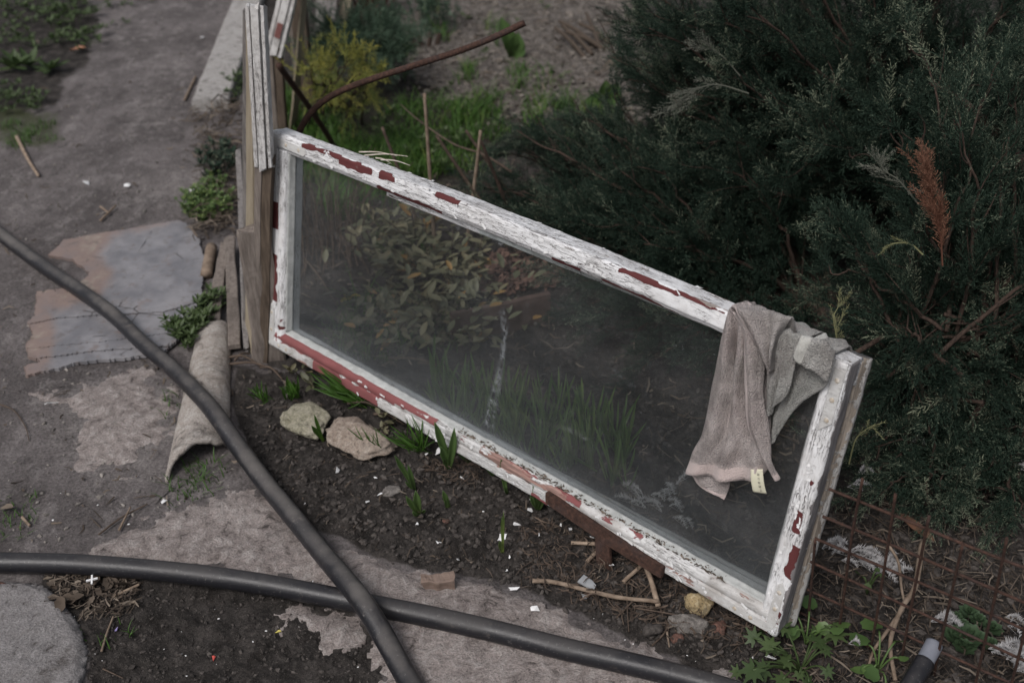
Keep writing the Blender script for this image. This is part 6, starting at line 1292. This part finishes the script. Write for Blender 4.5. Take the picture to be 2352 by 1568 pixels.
CL = {(871, 1141): 'small square white chip on the half sunk stone', (1006, 1252): 'bright rounded chip in the middle of the bare dark soil', (1062, 1103): 'pinkish edged chip just right of the broad shoot', (1216, 1177): 'white chip on the soil below the fallen rail flake', (1223, 1157): 'small white chip left of the shoot at the bracket end',
      (1189, 1208): 'narrow white chip up and right of the thin pale shoot', (1238, 1233): 'white chip on the soil left of the small brick crumb', (1163, 1315): 'white chip at the edge between soil and slab', (1182, 1356): 'flat pale chip on the slab above the leaf shaped chip', (846, 1158): 'grey shell like sliver left of the half sunk stone', (980, 1048): 'white sliver left of the bulb roots'}
for x, y in list(CL)+[(863, 1103), (1110, 1180), (1260, 1160), (1290, 1210), (700, 1165), (1310, 1220), (1052, 1290), (1170, 1285), (958, 1210)]:
    if (x, y) in CL: chip(x, y, rng.uniform(.0035, .0065), CL[(x, y)], None, rng.uniform(.7, 2))
    else: chip(x, y, rng.uniform(.0025, .004), 'tiny white paint crumb scattered on the dark soil before the window', 'paint crumbs on the soil', rng.uniform(.7, 2))
for x, y, c_ in ((640, 1455, 'y'), (492, 1515, 'r'), (268, 1448, 'v'), (685, 1345, 'r'), (560, 1335, 'p')):
    k_ = 'bit_'+c_
    if k_ not in M: M[k_] = simple('coloured bit '+c_, *dict(y=((.5, .45, .1), (.6, .5, .15)), r=((.45, .06, .05), (.55, .1, .08)), v=((.2, .17, .35), (.3, .25, .45)), p=((.5, .4, .38), (.6, .5, .45)))[c_], 50, .7, 0)
    chip(x, y, .0045, {'y': 'tiny yellow scrap', 'r': 'tiny red scrap', 'v': 'tiny violet scrap', 'p': 'tiny pink scrap'}[c_]+(' on the soil below the second hose' if c_ != 'r' else (' low on the dark soil patch' if x < 600 else ' on the soil close to the hose crossing')), None, 1.5, k_, .005)

# soil clods, gravel and litter nobody could count
ICO = None
bm = bmesh.new(); bmesh.ops.create_icosphere(bm, subdivisions=1, radius=1); IV = np.array([p.co[:] for p in bm.verts]); IF = np.array([[q.index for q in fc.verts] for fc in bm.faces]); bm.free()
def scatter(n, region, smin, smax, mat, name, label, cat, power=2.5, flat=.7, tint=(0, 1)):
    m = MB(); U = rng.uniform(region[0], region[2], n*3); V_ = rng.uniform(region[1], region[3], n*3); poly = region[4]
    ok = sdist(U, V_, poly) > rng.normal(size=len(U))*12; U, V_ = U[ok][:n], V_[ok][:n]; N = len(U)
    r = np.stack([U-CX, V_-CY, np.full(N, FOC)], -1) @ AX.T; p = CAM+r*((-CAMH)/r[:, 2])[:, None]; p[:, 2] = gh(p[:, 0], p[:, 1])
    s_ = smin+(smax-smin)*rng.random(N)**power; jv = IV[None]*(1+.42*rng.uniform(-1, 1, (N, len(IV), 1)))*np.array([1.15, .9, 1])*np.array([1, 1, flat])
    a = rng.uniform(0, 6.28, N); c, q = np.cos(a), np.sin(a); x = jv[..., 0]*c[:, None]-jv[..., 1]*q[:, None]*.8; y = jv[..., 0]*q[:, None]+jv[..., 1]*c[:, None]*.8
    v = np.stack([x, y, jv[..., 2]], -1)*s_[:, None, None]+p[:, None]+np.array([0, 0, 1])*(s_*.25)[:, None, None]
    m.add(v.reshape(-1, 3), (IF[None]+(np.arange(N)*len(IV))[:, None, None]).reshape(-1, 3), np.repeat(rng.uniform(*tint, N), len(IV)))
    o = m.obj(name, M[mat], smooth=False); tag(o, label, cat, kind='stuff')
FR = [(560, 860), (700, 880), (1000, 970), (1400, 1190), (1790, 1440), (1750, 1560), (1560, 1510), (1400, 1430), (1150, 1335), (900, 1280), (720, 1195), (600, 1090), (545, 960)]
scatter(12000, (540, 850, 1800, 1570, FR), .0008, .0085, 'clod', 'soil_crumbs', 'dark crumbly soil in front of the window', 'soil', 9)
BH = [(700, 820), (680, 420), (1500, 300), (1900, 900), (1750, 1400), (1400, 1150), (1000, 930)]
scatter(6000, (660, 300, 1900, 1420, BH), .001, .009, 'clod', 'soil_crumbs', 'dark crumbly soil behind the glass', 'soil', 4)
scatter(3600, (860, -40, 1500, 320, [(860, -40), (1500, -40), (1500, 300), (1200, 320), (960, 240), (870, 100)]), .003, .015, 'sandclod', 'sandy_crumbs', 'pale crumbly garden soil beyond the grass', 'soil', 3) if M.setdefault('sandclod', simple('sandy crumbs', (.085, .074, .064), (.18, .16, .14), 60, .95, .002, tint=.4)) else None
scatter(2600, (1800, 1150, 2400, 1600, [(1800, 1150), (2400, 1150), (2400, 1600), (1700, 1600)]), .002, .012, 'clod', 'soil_crumbs', 'dark crumbly soil below the wire mesh', 'soil', 4)
scatter(1500, (180, 1330, 860, 1600, BOTTOM), .0010, .005, 'clod', 'soil_crumbs', 'dark crumbs on the trodden soil patch', 'soil', 4)
scatter(900, (-50, 0, 600, 1300, [(0, 350), (200, 200), (260, 0), (520, 0), (440, 240), (540, 500), (520, 1000), (600, 1100), (180, 1260), (0, 1260)]), .0012, .007, 'pathgrit', 'path_grit', 'fine grit lying on the trodden path', 'grit', 4) if M.setdefault('pathgrit', simple('path grit', (.10, .09, .082), (.26, .24, .22), 60, .95, .001, tint=.4)) else None
scatter(110, (100, 1120, 1750, 1600, [(100, 1120), (1750, 1500), (1700, 1600), (100, 1600)]), .0009, .0026, 'flake', 'white_specks', 'tiny white specks on soil and slabs', 'specks', 2)
def strips(n, region, lmin, lmax, w, mat, name, label, cat, hz=.012):
    m = MB(); U = rng.uniform(region[0], region[2], n*3); V_ = rng.uniform(region[1], region[3], n*3); ok = sdist(U, V_, region[4]) > 0; U, V_ = U[ok][:n], V_[ok][:n]; N = len(U)
    r = np.stack([U-CX, V_-CY, np.full(N, FOC)], -1) @ AX.T; p = CAM+r*((-CAMH)/r[:, 2])[:, None]; p[:, 2] = gh(p[:, 0], p[:, 1])+.003+rng.random(N)*hz
    a = rng.uniform(0, 6.28, N); l = rng.uniform(lmin, lmax, N)*rng.random(N)**.6; d = np.stack([np.cos(a), np.sin(a), rng.normal(size=N)*.15], -1)*l[:, None]*.5; s_ = np.stack([-np.sin(a), np.cos(a), rng.normal(size=N)*.6], -1)*w*rng.uniform(.5, 1.5, N)[:, None]; bend = s_/w*l[:, None]*.12*rng.normal(size=N)[:, None]
    q = np.stack([p-d-s_, p-d+s_, p+bend-s_*1.1, p+bend+s_*1.1, p+d-s_*.5, p+d+s_*.5], 1)
    m.add(q.reshape(-1, 3), (np.array([[0, 1, 3, 2], [2, 3, 5, 4]])[None]+(np.arange(N)*6)[:, None, None]).reshape(-1, 4), np.repeat(rng.random(N), 6)); o = m.obj(name, M[mat], smooth=False); tag(o, label, cat, kind='stuff')
strips(520, (540, 850, 1800, 1570, FR), .008, .035, .0009, 'litter', 'twig_litter', 'fine twig and needle litter on the soil in front of the window', 'litter')
strips(900, (1200, 1180, 1780, 1500, [(1200, 1180), (1330, 1200), (1780, 1440), (1700, 1500), (1450, 1440), (1200, 1340)]), .012, .05, .0008, 'root', 'root_litter', 'tangle of fine brown roots below the rusty bracket', 'litter', .018)
strips(1700, (1800, 1100, 2400, 1600, [(1880, 1150), (2400, 1100), (2400, 1600), (1700, 1600)]), .012, .07, .0009, 'litter', 'twig_litter', 'needle and twig litter below the wire mesh', 'litter', .02)
strips(1600, (660, 300, 1900, 1420, BH), .012, .07, .0014, 'litter', 'twig_litter', 'leaf and twig litter behind the glass', 'litter', .02)
strips(500, (90, 1310, 330, 1420, [(100, 1312), (330, 1318), (300, 1410), (190, 1420), (140, 1370)]), .008, .04, .0010, 'litter', 'twig_litter', 'fine litter between the second hose and the flagstone', 'litter', .01)
M['mulch'] = simple('reddish bark mulch', (.08, .045, .035), (.20, .12, .095), 60, .95, .001, tint=.4)
strips(900, (1080, 590, 1300, 690, [(1090, 620), (1180, 590), (1290, 610), (1290, 665), (1100, 690)]), .012, .045, .004, 'mulch', 'bark_mulch', 'reddish bark mulch behind the brown edging board', 'mulch', .04)
strips(260, (0, 0, 560, 1300, [(0, 0), (540, 0), (500, 500), (560, 1100), (0, 1300)]), .01, .05, .0014, 'litter', 'twig_litter', 'scattered straw bits on the path', 'litter', .003)
strips(700, (400, 240, 560, 560, [(440, 260), (555, 240), (550, 540), (440, 560), (470, 400)]), .03, .12, .0016, 'litter', 'dry_grass', 'dry beige grass and roots along the foot of the old panels', 'dry grass', .05)
strips(900, (860, -20, 1500, 320, [(860, -20), (1500, -20), (1500, 300), (1200, 320), (960, 240)]), .02, .08, .002, 'litter', 'twig_litter', 'dry litter on the pale garden soil', 'litter', .01)
strips(420, (950, 1060, 1330, 1190, [c3(1080, 600), c3(1440, 640), c3(1560, 740), c3(1420, 800), c3(1200, 800), c3(1080, 720)]), .012, .045, .0008, 'root', 'bulb_roots', 'exposed brown roots around the bulb shoots', 'roots', .016)
for o in list(S.objects):
    if o.name.startswith('root_piece') or o.get('label') == 'x': 
        if o.get('label') == 'x': bpy.data.objects.remove(o)
